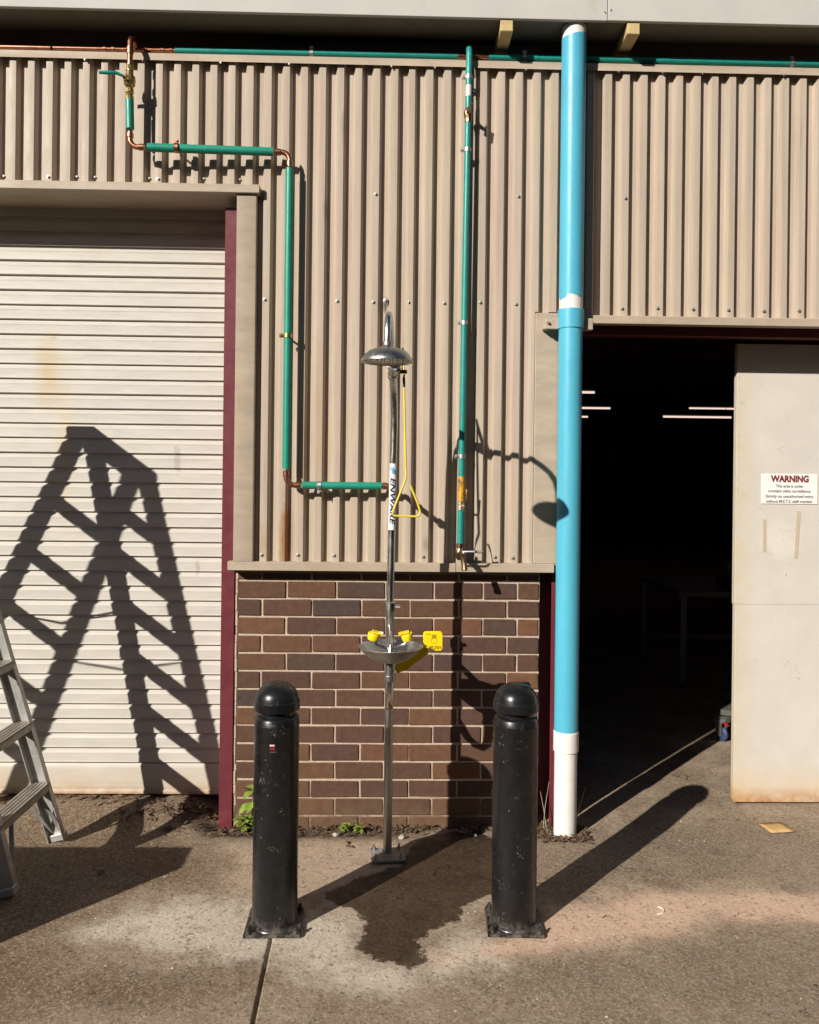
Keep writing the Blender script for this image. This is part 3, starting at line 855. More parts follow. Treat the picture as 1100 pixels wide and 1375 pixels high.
# object coordinates follow each slat, so drive the paint by position instead
for nd in [n for n in M['shutter'].node_tree.nodes if n.type == 'TEX_COORD']:
    geo = M['shutter'].node_tree.nodes.new('ShaderNodeNewGeometry')
    for l in list(nd.outputs['Object'].links):
        M['shutter'].node_tree.links.new(geo.outputs['Position'], l.to_socket)
z = 0.213
while z < 2.97:
    link('slat', slat_me, None, shutter, (0, SH_Y + random.uniform(-.0012, .0012), z + random.uniform(-.0006, .0006)), (random.uniform(-.012, .012), 0, random.uniform(-.0003, .0003)))
    z += SP
mb = MB().extrude_x([(0.01, 0.212), (-0.004, 0.2105), (-0.011, 0.200), (-0.012, 0.180), (-0.0125, 0.085), (-0.018, 0.078), (-0.020, 0.064), (-0.004, 0.062), (0.012, 0.062), (0.012, 0.2)], -3.88, -0.806, True)
obj('bottom_rail', mb, 'shutter', shutter, loc=(0, SH_Y, 0))
obj('backing', MB().box(-3.9, -0.80, 0.004, 0.012, 0.05, 2.98), 'shutter', shutter, loc=(0, SH_Y, 0))

# ------------------------------------------------------------------ sliding door
door = thing('sliding_door', 'cream sheet-metal sliding door, scuffed and rusty along its bottom edge, half open', 'door', (0, 0, 0))
DY = 0.20
mb = MB().box(1.762, 3.6, DY, DY + 0.035, 0.027, 1.0272)
obj('lower_panel', mb, 'door', door, 0.0012)
mb = MB().box(1.758, 3.6, DY + 0.0008, DY + 0.036, 1.0280, 2.354)
obj('upper_panel', mb, 'door', door, 0.0012)
mb = MB()
z = 0.05
while z < 2.3:
    mb.lathe([(0.0032, 0), (0.0028, 0.0015), (0.001, 0.0022)], 8, (1.768, DY - 0.0002, z), (0, -1, 0)); z += 0.06 + random.uniform(-0.01, 0.01)
obj('rivet', mb, 'door', door)
mb = MB().box(1.762, 3.6, DY - 0.004, DY - 0.0006, 0.0235, 0.033)
obj('bottom_trim', mb, 'door', door)
for (x0, z0, x1, z1, w) in [(1.906, 1.462, 1.908, 1.295, 0.0085), (2.082, 1.505, 2.070, 1.262, 0.0095)]:
    mb = MB().extrude_dir([(x0 - w, DY - 0.0012, z0), (x0 + w, DY - 0.0012, z0), (x1 + w, DY - 0.0012, z1), (x1 - w, DY - 0.0012, z1)], (0, 0.0015, 0))
    obj('tape_strip', mb, 'tape', door)

sign = thing('warning_sign', 'white warning notice with dark red heading fixed to the cream sliding door', 'sign', (2.032, DY, 1.6175))
SW, SHH = 0.29, 0.153
obj('board', MB().box(-SW / 2, SW / 2, -0.004, -0.0015, -SHH / 2, SHH / 2), 'sign', sign, 0.001)
def sign_line(name, s, width, z, mat, height=None, bold=0.0):
    me = fit_text(text_mesh(s, 1.0, bold), width, height)
    me.materials.append(M[mat])
    return link(name, me, None, sign, (0, -0.0046, z), (math.radians(90), 0, 0))
sign_line('heading', 'WARNING', 0.196, 0.0335, 'redprint', 0.036, 0.05)
for s_, w_, z_ in [('This area is under', 0.142, 0.0075), ('constant video surveillance.', 0.222, -0.0175), ('Strictly no unauthorised entry', 0.245, -0.0445), ('without M.E.T.S. staff member.', 0.243, -0.0700)]:
    sign_line('text_line', s_, w_, z_, 'greyprint', None, 0.022)

# ------------------------------------------------------------------ pipes
def straight(mb, a, b, r, n=16):
    return mb.tube([a, b], r, n)
def collar(mb, p, d, r, h, n=16):
    p = Vector(p); d = Vector(d).normalized()
    return mb.tube([p - d * h / 2, p + d * h / 2], r, n)
def elbow(parent, corner, a, b, R=0.038, r=0.0125):
    """copper bend with its two sockets"""
    a, b = Vector(a).normalized(), Vector(b).normalized(); c = Vector(corner)
    mb = MB().tube([c + a * (R + 0.03)] + arc(c, a * R, b * R, 8) + [c + b * (R + 0.03)], r, 14)
    for d in (a, b):
        mb.tube([c + d * (R + 0.002), c + d * (R + 0.006), c + d * (R + 0.024), c + d * (R + 0.027)], [r, r + 0.003, r + 0.003, r], 14)
    return obj('elbow', mb, 'copper', parent)
def clip(parent, p, d, r, wall_y, mat='galv', name='pipe_clip'):
    p = Vector(p); d = Vector(d).normalized()
    mb = MB().tube([p - d * 0.009, p + d * 0.009], r + 0.0022, 16)
    side = d.cross(Vector((0, 1, 0))).normalized()
    mb.tube([p + Vector((0, r, 0)), Vector((p.x, wall_y, p.z))], 0.005, 8)
    mb.obox(p + side * (r + 0.009), side, d, (0, 1, 0), 0.010, 0.009, 0.0035)
    mb.lathe([(0.005, -0.009), (0.005, 0.009)], 8, p + side * (r + 0.012), (0, 1, 0))
    return obj(name, mb, mat, parent)

feed = thing('shower_feed_pipe', 'green lagged water pipe with copper elbows stepping down the cladding to the shower', 'pipe', (0, 0, 0))
FY = -0.138
VY = -0.114
px0, px1 = -1.222, -0.489
zt, zm, zl = 3.652, 3.157, 1.612
GR = 0.0185
obj('pipe_section', straight(MB(), (px0, FY, 3.375), (px0 + 0.004, FY, 3.24), GR), 'green', feed)
obj('pipe_section', straight(MB(), (px0 + 0.085, FY, zm), (px1 - 0.075, VY - 0.002, zm), GR + 0.001), 'green', feed)
obj('pipe_section', straight(MB(), (px1, VY, zm - 0.075), (px1, VY, zl + 0.075), GR), 'green', feed)
obj('pipe_section', straight(MB(), (px1 + 0.075, VY, zl), (-0.045, VY, zl), GR - 0.001), 'green', feed)
elbow(feed, (px0 + 0.004, FY, zm), (0, 0, 1), (1, 0, 0))
elbow(feed, (px1, VY, zm), (-1, 0, 0), (0, 0, -1))
elbow(feed, (px1, VY, zl), (0, 0, 1), (1, 0, 0))
# bend over the flashing, down into the brass valve
mb = MB().tube([(px0, -0.062, 3.655), (px0, -0.075, 3.667), (px0, -0.10, 3.672), (px0, -0.122, 3.662), (px0, FY, 3.64), (px0, FY, 3.50)], 0.0125, 14)
collar(mb, (px0, FY, 3.60), (0, 0, 1), 0.0155, 0.03)
collar(mb, (px0, FY, 3.52), (0, 0, 1), 0.0155, 0.03)
obj('copper_bend', mb, 'copper', feed)
mb = MB().lathe([(0.014, 0.13), (0.017, 0.125), (0.017, 0.105), (0.013, 0.10), (0.015, 0.085), (0.024, 0.075), (0.027, 0.055), (0.024, 0.035), (0.016, 0.028), (0.013, 0.022),
                 (0.018, 0.018), (0.019, 0.0), (0.014, -0.004), (0.016, -0.012), (0.019, -0.018), (0.018, -0.035), (0.013, -0.042)], 10, (px0, FY, 3.405))
mb.lathe([(0.011, 0), (0.013, 0.004), (0.013, 0.026), (0.009, 0.03)], 8, (px0, FY - 0.012, 3.462), (-0.5, -1, 0))
v = obj('gate_valve', mb, 'brass', feed, angle=25)
mb = MB().tube([(px0 - 0.015, FY - 0.042, 3.462), (px0 - 0.045, FY - 0.050, 3.472), (px0 - 0.075, FY - 0.058, 3.468), (px0 - 0.118, FY - 0.062, 3.467)], [0.006, 0.0075, 0.0085, 0.007], 10)
obj('lever', mb, 'green', v)
clip(feed, (-1.005, FY, zm), (1, 0, 0), GR + 0.002, PAN_Y, 'copper')
clip(feed, (px1, VY, 2.305), (0, 0, 1), GR + 0.001, PAN_Y, 'brass')
clip(feed, (-0.335, VY, zl), (-1, 0, 0), GR, PAN_Y, 'galv')
# last bend out to the shower column
mb = MB().tube([(-0.05, VY, zl)] + arc((0.0, VY, zl), (-0.035, 0, 0), (0, -0.035, 0), 8) + [(0, -0.35, zl)], 0.0125, 14)
collar(mb, (-0.030, VY, zl), (1, 0, 0), 0.0165, 0.022)
collar(mb, (0, -0.20, zl), (0, 1, 0), 0.0165, 0.03)
collar(mb, (0, -0.32, zl), (0, 1, 0), 0.019, 0.03)
obj('elbow', mb, 'copper', feed)

main = thing('overhead_water_pipe', 'long weathered teal and copper water pipe running along the top of the cladding', 'pipe', (0, 0, 0))
TY, TZ, TR = -0.046, 3.652, 0.0150
def main_x(x): return TZ + 0.004 * (x + 1) / 2
for a, b, mt in [(-4.5, -1.62, 'copper'), (-1.61, -1.40, 'copper'), (-1.04, 0.325, 'teal'), (0.445, 0.66, 'teal'), (0.67, 1.28, 'teal'), (1.29, 4.5, 'teal')]:
    obj('pipe_section', straight(MB(), (a, TY, main_x(a)), (b, TY, main_x(b)), TR if mt == 'teal' else 0.0105), mt, main)
mb = straight(MB(), (-1.41, TY, main_x(-1.4)), (-1.03, TY, main_x(-1.03)), 0.0105)
for x in (-1.37, -1.33, -1.26, -1.18, -1.10, -1.06):
    collar(mb, (x, TY, main_x(x)), (1, 0, 0), 0.0135, 0.016)
obj('tee_fitting', mb, 'copper', main)
mb = straight(MB(), (0.32, TY, main_x(.32)), (0.45, TY, main_x(.45)), 0.0115)
collar(mb, (0.31, TY, main_x(.31)), (1, 0, 0), 0.0155, 0.03)
collar(mb, (0.385, TY, main_x(.385)), (1, 0, 0), 0.0145, 0.02)
obj('tee_fitting', mb, 'copper', main)
for x in (0.655, 1.285):
    collar_mb = collar(MB(), (x, TY, main_x(x)), (1, 0, 0), 0.0165, 0.045)
    obj('coupling', collar_mb, 'teal', main)
for x in (0.615, 1.90, -0.4):
    clip(main, (x, TY, main_x(x)), (1, 0, 0), TR, -0.03)

tap = thing('hose_tap_pipe', 'straight teal standpipe on the cladding ending in an old hose tap', 'pipe', (0, 0, 0))
tx0, tx1, tY, tR = 0.347, 0.329, -0.100, 0.0150
def tap_pt(z): return (tx1 + (tx0 - tx1) * (z - 1.3) / 2.3, tY, z)
mb = MB().tube([(0.347, TY - 0.012, 3.652), (0.347, -0.062, 3.672), (0.347, -0.080, 3.676), (0.347, -0.095, 3.664), tap_pt(3.635), tap_pt(3.495)], [0.012, 0.0125, 0.013, 0.0145, 0.0155, 0.0155], 14)
obj('pipe_section', mb, 'teal', tap)
mb = straight(MB(), tap_pt(3.495), tap_pt(3.44), 0.0135)
obj('thread_tape', mb, 'white', tap)
mb = straight(MB(), tap_pt(3.44), tap_pt(3.385), 0.0150)
obj('pipe_section', mb, 'teal', tap)
p = Vector(tap_pt(3.36))
mb = MB().lathe([(0.012, 0.03), (0.014, 0.02), (0.019, 0.012), (0.021, 0.0), (0.019, -0.015), (0.0165, -0.022), (0.0165, -0.04), (0.013, -0.044)], 8, p)
mb.tube([p + Vector((0.0, -0.01, 0)), p + Vector((0.004, -0.055, 0.0))], [0.012, 0.008], 10)
mb.obox(p + Vector((0.004, -0.06, 0)), (0.2, 0.1, 1), (0, 1, 0), (1, 0, -0.2), 0.020, 0.005, 0.0055)
mb.lathe([(0.006, -0.005), (0.007, 0), (0.006, 0.005)], 8, p + Vector((0.008, -0.06, 0.019)), (0, 1, 0))
mb.lathe([(0.006, -0.005), (0.007, 0), (0.006, 0.005)], 8, p + Vector((0.0, -0.06, -0.019)), (0, 1, 0))
obj('stop_valve', mb, 'bronze', tap, angle=25)
obj('pipe_section', straight(MB(), tap_pt(3.318), tap_pt(1.66), tR), 'teal', tap)
obj('valve_tag', straight(MB(), tap_pt(1.66), tap_pt(1.545), 0.0152), 'tagyellow', tap)
mb = MB().lathe([(0.0135, 0.035), (0.0165, 0.032), (0.0165, 0.018), (0.014, 0.015), (0.0165, 0.010), (0.0165, -0.006), (0.0135, -0.01)], 10, tap_pt(1.51))
v2 = obj('ball_valve', mb, 'galv', tap, angle=25)
p = Vector(tap_pt(1.525))
mb = MB().tube([p + Vector((0.006, -0.014, 0)), p + Vector((0.016, -0.034, 0.0)), p + Vector((0.020, -0.038, 0.012)), p + Vector((0.022, -0.04, 0.075))], [0.005, 0.005, 0.004, 0.004], 8)
obj('valve_lever', mb, 'tagyellow', v2)
obj('pipe_section', straight(MB(), tap_pt(1.50), tap_pt(1.345), tR), 'teal', tap)
p = Vector(tap_pt(1.30))
mb = MB().lathe([(0.0135, 0.05), (0.0175, 0.045), (0.0175, 0.028), (0.014, 0.024), (0.018, 0.012), (0.021, -0.006), (0.018, -0.022), (0.012, -0.03)], 10, p)
mb.tube([p + Vector((0, -0.006, -0.006)), p + Vector((0.004, -0.05, -0.004)), p + Vector((0.008, -0.078, -0.018)), p + Vector((0.012, -0.098, -0.046)), p + Vector((0.013, -0.103, -0.068))], [0.017, 0.014, 0.0125, 0.013, 0.0145], 12)
mb.tube([p + Vector((0.0, -0.03, 0.0)), p + Vector((0.012, -0.04, 0.03))], [0.0095, 0.007], 10)
t_ = obj('tap_body', mb, 'bronze', tap, angle=25)
mb = MB().tube([p + Vector((0.008, -0.042, 0.012)), p + Vector((0.045, -0.050, 0.014)), p + Vector((0.094, -0.055, 0.012)), p + Vector((0.102, -0.055, 0.018))], [0.006, 0.0055, 0.0065, 0.004], 10)
obj('tap_handle', mb, 'galv', t_)
obj('bonnet_nut', MB().lathe([(0.009, -0.006), (0.009, 0.006), (0.005, 0.009)], 6, p + Vector((0.014, -0.05, 0.004)), (0.2, -1, 0)), 'steel', t_)
for z in (3.53, 3.19, 2.38, 1.755):
    clip(tap, tap_pt(z), (0, 0, 1), tR, PAN_Y)

# ------------------------------------------------------------------ downpipe
dp = thing('downpipe', 'thick sky-blue plastic downpipe with a white foot beside the dark doorway', 'pipe', (0.832, -0.123, 0))
dp.rotation_euler.x = 0.0025
def dp_tube(name, z0, z1, r, mat, **k):
    return obj(name, MB().lathe([(r, z0), (r, z1)], 40), mat, dp, **k)
mb = MB().lathe([(0.0525, -0.03), (0.0525, 0.395)], 40)
obj('foot_pipe', mb, 'white', dp)
mb = MB().lathe([(0.054, 0.388), (0.0585, 0.390), (0.0585, 0.478), (0.0555, 0.482)], 40)
obj('foot_collar', mb, 'white', dp)
mb = MB().lathe([(0.0555, 0.478), (0.0555, 2.36)], 40)
obj('lower_pipe', mb, 'blue', dp)
mb = MB().lathe([(0.056, 2.352), (0.0605, 2.354), (0.061, 2.44), (0.057, 2.443)], 40)
obj('joint_collar', mb, 'blue', dp)
obj('bare_band', MB().lathe([(0.0550, 2.44), (0.0550, 2.512)], 40), 'white', dp)
mb = MB()
n = 48; vs = []; fs = []
for k in range(n):
    a = 2 * math.pi * k / n
    zb = 2.502 + 0.006 * math.sin(3 * a + 1) + random.uniform(-.002, .002) - (0.012 if 3.4 < a < 4.1 else 0)
    for z in (zb, 3.712 + 0.012 * math.cos(a - 0.5)):
        vs.append((0.0562 * math.cos(a), 0.0562 * math.sin(a), z))
fs = [(2 * k, 2 * ((k + 1) % n), 2 * ((k + 1) % n) + 1, 2 * k + 1) for k in range(n)]
mb.add(vs, fs)
obj('upper_pipe', mb, 'blue', dp)
obj('top_bend', MB().lathe([(0.0550, 3.5), (0.0550, 3.7545)], 40), 'white', dp)
obj('soffit_hole_shade', MB().lathe([(0.0555, 3.7545), (0.0600, 3.7545), (0.0600, 3.7562), (0.0555, 3.7562)], 40), 'rubber', dp)  # black ring standing in for the shade of a soffit hole
# wall bracket
mb = MB().box(-0.118, -0.058, -0.005, 0.012, 2.352, 2.405)
mb.box(-0.124, -0.100, 0.0125, 0.061, 2.354, 2.40)
obj('wall_bracket', mb, 'flash', dp, 0.002)
obj('wall_bracket', MB().box(0.058, 0.105, 0.0, 0.045, 2.352, 2.405), 'flash', dp, 0.002)
obj('bracket_bolt', MB().lathe([(0.007, 0), (0.007, 0.007), (0.004, 0.014)], 6, (-0.107, -0.006, 2.38), (0, -1, 0)), 'galv', dp)

# ------------------------------------------------------------------ emergency shower
sh = thing('emergency_shower', 'stainless steel emergency shower and eyewash column with yellow pull rod', 'shower', (0.0, -0.366, 0))
PR, UR = 0.0185, 0.0162
# base
bp = obj('base_plate', MB().box(-0.073, 0.073, -0.062, 0.062, 0.004, 0.015), 'plate', sh, 0.002, rot=(0, 0, 0.10))
for x, y in ((-.055, -.045), (.055, -.045), (-.055, .045), (.055, .045)):
    mb = MB().lathe([(0.013, 0.014), (0.013, 0.016), (0.009, 0.0165), (0.009, 0.024), (0.005, 0.0245), (0.005, 0.036), (0.003, 0.037)], 6, (x, y, 0))
    obj('anchor_bolt', mb, 'steel_dull', bp, angle=20)
obj('pole_socket', MB().lathe([(0.028, 0.012), (0.028, 0.016), (0.022, 0.020), (0.022, 0.03)], 24), 'plate', sh)
obj('lower_pole', MB().lathe([(PR, 0.012), (PR, 1.085)], 24), 'steel_dull', sh)
mb = MB().lathe([(0.019, 1.070), (0.0235, 1.074), (0.0235, 1.108), (0.018, 1.112)], 8)
mb.lathe([(0.007, 0), (0.007, 0.022), (0.004, 0.026)], 8, (0.02, -0.002, 1.092), (1, 0.1, 0))
obj('union_nut', mb, 'steel', sh, angle=25)
arm = [(0.0, 0.0, 1.09), (0.003, 0, 1.40), (0.007, 0, 1.75), (0.009, -0.001, 1.88), (0.008, -0.006, 1.945), (0.006, -0.018, 2.005), (0.004, -0.042, 2.056), (0.002, -0.08, 2.084), (0.0, -0.115, 2.092)]
obj('upper_pole', MB().tube(arm, [UR] * 6 + [UR * 1.02] * 3, 22), 'steel', sh)
# pull valve
mb = MB().tube([(0, -0.075, 2.080), (0, -0.078, 2.082), (0, -0.098, 2.090), (0, -0.102, 2.091), (0, -0.170, 2.106), (0, -0.173, 2.107), (0, -0.192, 2.112), (0, -0.194, 2.112)],
               [0.017, 0.0225, 0.0225, 0.019, 0.019, 0.0225, 0.0225, 0.016], 12)
mb.tube([(0.0, -0.14, 2.100), (0.030, -0.138, 2.100), (0.034, -0.138, 2.100)], [0.011, 0.011, 0.008], 12)
pv = obj('pull_valve', mb, 'steel_dull', sh, angle=25)
mb = MB().obox((0.040, -0.116, 2.148), (0, 0.45, 1), (1, 0, 0), (0, -1, 0.45), 0.056, 0.003, 0.008)
obj('valve_lever', mb, 'steel_dull', pv, 0.001)
mb = MB().tube([(0.030, -0.138, 2.094), (0.060, -0.137, 2.094)], 0.0085, 10)
obj('lever_knob', mb, 'rubber', pv)
neck = [(0, -0.185, 2.111), (-0.002, -0.26, 2.145), (-0.006, -0.34, 2.190), (-0.011, -0.42, 2.232)]
neck = neck[:4] + [(-0.013, -0.455, 2.247), (-0.014, -0.51, 2.250), (-0.016, -0.555, 2.247), (-0.0185, -0.588, 2.227), (-0.020, -0.606, 2.187), (-0.020, -0.608, 2.145), (-0.02, -0.608, 2.130)]
obj('shower_arm', MB().tube(neck, 0.0125, 18), 'steel', sh)
HC = (-0.02, -0.608, 2.078)
mb = MB().lathe([(0.014, 0.062), (0.0165, 0.060), (0.0175, 0.048), (0.0215, 0.042), (0.032, 0.0385), (0.050, 0.034), (0.068, 0.0255), (0.084, 0.012), (0.093, -0.001), (0.0965, -0.009), (0.0965, -0.0125), (0.094, -0.0135),
                 (0.0925, -0.010), (0.087, -0.006), (0.004, -0.005)], 48, HC)
hd = obj('shower_head', mb, 'steel_dull', sh, angle=40)
mb = MB()
for ring, cnt in ((0.02, 6), (0.04, 12), (0.06, 18), (0.078, 24)):
    for k in range(cnt):
        a = 2 * math.pi * k / cnt
        mb.lathe([(0.0018, 0), (0.0018, -0.003)], 6, (HC[0] + ring * math.cos(a), HC[1] + ring * math.sin(a), HC[2] - 0.005))
obj('spray_nozzle', mb, 'rubber', hd)
# pull rod with its triangular handle
RY = -0.095
rod = [(0.040, RY, 2.20), (0.046, RY, 2.187), (0.047, RY, 2.16), (0.050, RY, 2.0), (0.060, RY, 1.70), (0.0625, RY, 1.658), (0.060, RY, 1.646), (0.010, RY, 1.513), (0.006, RY, 1.50), (0.011, RY, 1.491), (0.022, RY, 1.489),
       (0.110, RY, 1.487), (0.122, RY, 1.491), (0.128, RY, 1.501), (0.126, RY, 1.513), (0.112, RY, 1.555), (0.083, RY, 1.622)]
pr = obj('pull_rod', MB().tube(rod, 0.0046, 10), 'rod', sh)
obj('rod_sleeve', MB().tube([(0.0474, RY, 2.075), (0.0494, RY, 2.035)], 0.0058, 10), 'rubber', pr)
# brand sticker
UZ = lambda z: 0.0 + 0.0105 * (z - 1.09) / 0.9
def bend_text(me, zc, r, drift):
    bm = bmesh.new(); bm.from_mesh(me)
    for k in range(-8, 9):
        g = bm.verts[:] + bm.edges[:] + bm.faces[:]
        bmesh.ops.bisect_plane(bm, geom=g, plane_co=(0, k * 0.0032 + 0.0001, 0), plane_no=(0, 1, 0))
    for v in bm.verts:
        a = v.co.y / r; z = zc - v.co.x
        v.co = Vector((UZ(z) + r * math.sin(a), -r * math.cos(a), z))
    bm.to_mesh(me); bm.free(); me.update()
    return me
mb = MB().tube([(UZ(1.424), 0, 1.424), (UZ(1.56), 0, 1.56), (UZ(1.712), 0, 1.712)], UR + 0.0006, 28)
st = obj('sticker', mb, 'sticker', sh)
me = fit_text(text_mesh('ENWARE', 1.0, 0.03, 0.25), 0.205, 0.024)
a_ = np.zeros(len(me.vertices) * 3); me.vertices.foreach_get('co', a_); a_ = a_.reshape(-1, 3); a_[:, 1] -= 0.012
me.vertices.foreach_set('co', a_.ravel())
bend_text(me, 1.548, UR + 0.0014, 0)
me.materials.append(M['navy'])
link('brand_lettering', me, None, st)
for q, (off, mt) in enumerate([(-0.0075, 'cyan'), (0.0, 'wave'), (0.0075, 'wave')]):
    # wavy strokes wrapped on the pole
    pts = [(off + 0.0042 * math.sin(k / 10 * 2 * math.pi - 0.6) - 0.004 + 0.008 * (1 - k / 10), 1.664 + 0.034 * k / 10) for k in range(11)]
    vs = []; w = 0.0026
    for s_, z_ in pts:
        ww = w * (0.25 + math.sin(math.pi * min(max((z_ - 1.664) / 0.034, 0.02), 0.98)))
        for e in (-ww, 0, ww):
            a = (s_ + e) / (UR + 0.0014)
            vs.append((UZ(z_) + (UR + 0.0014) * math.sin(a), -(UR + 0.0014) * math.cos(a), z_))
    fs = [(3 * i + j, 3 * i + j + 1, 3 * i + j + 4, 3 * i + j + 3) for i in range(10) for j in range(2)]
    obj('wave_mark', MB().add(vs, fs), mt, st)
# eyewash
EY = -0.175
mb = MB().lathe([(0.020, -0.066), (0.050, -0.062), (0.085, -0.047), (0.118, -0.022), (0.1325, -0.003), (0.1365, -0.001), (0.1365, 0.0025), (0.132, 0.003), (0.115, -0.017), (0.083, -0.040), (0.050, -0.052), (0.012, -0.054)], 56, (0.006, EY, 0.953))
bw = obj('eyewash_bowl', mb, 'steel_bowl', sh, angle=40)
mb = MB().lathe([(0.0225, 0.892), (0.0225, 0.835), (0.0245, 0.832), (0.0245, 0.812), (0.019, 0.808)], 20, (0.002, EY, 0))
fit_ = obj('drain_fitting', mb, 'steel_dull', sh, angle=30)
obj('set_screw', MB().lathe([(0.006, 0), (0.006, 0.003), (0.003, 0.0035)], 10, (0.008, EY - 0.021, 0.858), (0.25, -1, 0)), 'steel', fit_)
dr = [(0.002, EY, 0.82), (0.001, EY, 0.765), (0.0, EY + 0.008, 0.728), (0, EY + 0.034, 0.695), (0, EY + 0.072, 0.682), (0, EY + 0.11, 0.690), (0, EY + 0.14, 0.715), (0, EY + 0.165, 0.735)]
obj('drain_tube', MB().tube(dr, 0.0165, 18), 'steel', sh)
mb = MB().tube([(0, -0.01, 1.0), (0, -0.06, 0.995), (0.003, EY + 0.03, 0.975), (0.004, EY, 0.955)], 0.014, 14)
mb.lathe([(0.016, 0), (0.019, 0.006), (0.012, 0.026), (0.008, 0.036)], 16, (0.005, EY - 0.01, 0.925))
obj('supply_elbow', mb, 'steel', sh)
for s_, (ex, ez) in ((-1, (-0.066, 0.989)), (1, (0.074, 0.989))):
    mb = MB().tube([(0.005, EY - 0.004, 0.945), (0.005 + s_ * 0.02, EY - 0.004, 0.947), (ex - s_ * 0.012, EY, 0.962), (ex - s_ * 0.004, EY, 0.98)], [0.0075, 0.0075, 0.0075, 0.008], 12)
    obj('spray_tube', mb, 'steel', sh)
    ax_ = (-s_ * 0.22, -0.10, 1) if s_ < 0 else (s_ * -0.18, -0.12, 1)
    mb = MB().lathe([(0.016, -0.016), (0.023, -0.014), (0.0255, -0.006), (0.0265, 0.012), (0.025, 0.015), (0.012, 0.0165)], 20, (ex, EY, ez + 0.004), ax_)
    cp = obj('spray_cap', mb, 'yellow', sh, angle=35)
    a3 = Vector(ax_).normalized()
    mb = MB().obox(Vector((ex, EY, ez + 0.004)) + a3 * 0.018 + Vector((-s_ * 0.012, -0.002, 0)), (1, 0, -0.22 * -s_), (0, 1, 0.1), a3, 0.024, 0.018, 0.0022)
    obj('cap_lid', mb, 'yellow', cp, 0.0015)
# push plate on its lever
mb = MB().extrude_dir([(0.020, -0.115, 0.858), (0.030, -0.115, 0.826), (0.075, -0.13, 0.845), (0.165, -0.143, 0.915), (0.168, -0.143, 0.945), (0.140, -0.14, 0.945)], (0, 0.006, 0))
obj('push_lever', mb, 'yellow', sh, 0.0012)
pl = [(0.1435, 1.004), (0.150, 1.011), (0.216, 1.012), (0.2245, 1.004), (0.2255, 0.940), (0.219, 0.930), (0.196, 0.930), (0.148, 0.958), (0.1445, 0.965)]
mb = MB().extrude_dir([(x, -0.152, z) for x, z in pl], (0, 0.0065, 0))
pp = obj('push_plate', mb, 'yellow', sh, 0.0015)
me = fit_text(text_mesh('PUSH', 1.0, 0.02), 0.046, 0.0145); me.materials.append(M['olive'])
link('push_lettering', me, None, pp, (0.196, -0.1528, 0.937), (math.radians(90), 0, 0))
mb = MB()                                           # hand symbol pressed into the plate
def ring_xz(cx, cz, rx, rz, n=18, w=0.0012):
    vs = []; fs = []
    for k in range(n):
        a = 2 * math.pi * k / n
        for f in (1, 1 - w / rx):
            vs.append((cx + rx * f * math.cos(a), -0.1527, cz + rz * f * math.sin(a)))
    for k in range(n):
        k2 = (k + 1) % n
        fs.append((2 * k, 2 * k2, 2 * k2 + 1, 2 * k + 1))
    mb.add(vs, fs)
ring_xz(0.189, 0.972, 0.0125, 0.013)
for k in range(4): ring_xz(0.1815 + k * 0.005, 0.989 + (0.002 if k in (1, 2) else 0), 0.0026, 0.008)
mb.box(0.156, 0.174, -0.1528, -0.1526, 0.9985, 1.001)
obj('hand_symbol', mb, 'olive', pp)

# ------------------------------------------------------------------ bollards
def make_bollard(label):
    b = thing('bollard', label, 'bollard', (0, 0, 0), 'black steel bollards guarding the shower')
    R = 0.0825
    obj('base_plate', MB().box(-0.102, 0.102, -0.098, 0.098, 0.002, 0.014), 'black', b, 0.003)
    for x in (-.085, .085):
        for y in (-.081, .081):
            obj('anchor_bolt', MB().lathe([(0.014, 0.014), (0.014, 0.0165), (0.011, 0.017), (0.011, 0.026), (0.006, 0.0275), (0.006, 0.036)], 6, (x, y, 0)), 'black', b, angle=20)
    obj('weld', MB().lathe([(R + 0.007, 0.013), (R + 0.004, 0.019), (R - 0.002, 0.023)], 48), 'black', b)
    prof = [(R, 0.013), (R, 0.738), (R + 0.0012, 0.742), (R + 0.0012, 0.748), (R - 0.001, 0.753), (R - 0.002, 0.766), (R - 0.006, 0.772), (R - 0.014, 0.776)]
    obj('post', MB().lathe(prof, 64), 'black', b, angle=50)
    obj('neck', MB().lathe([(R - 0.017, 0.765), (R - 0.017, 0.80)], 48), 'black', b)
    cap = [(R - 0.014, 0.795), (R + 0.000, 0.7955), (R + 0.002, 0.798), (R + 0.002, 0.826), (R - 0.002, 0.832)]
    for k in range(1, 11):
        a = math.pi / 2 * k / 10
        cap.append(((R - 0.003) * math.cos(a) ** 0.98 if k < 10 else 0.004, 0.832 + 0.064 * math.sin(a)))
    obj('cap', MB().lathe(cap, 64), 'black', b, angle=16)
    return b
b1 = make_bollard('black steel bollard with a tiny red sticker, beside the maroon steel post')
b2 = copy_tree(b1)
b2['label'] = 'scratched black steel bollard without sticker, beside the blue downpipe'
b1.location = (-0.412, -0.905, 0.0); b1.rotation_euler.z = 0.02
b2.location = (0.474, -0.905, 0.0); b2.rotation_euler.z = 0.9 * 0 - 0.05
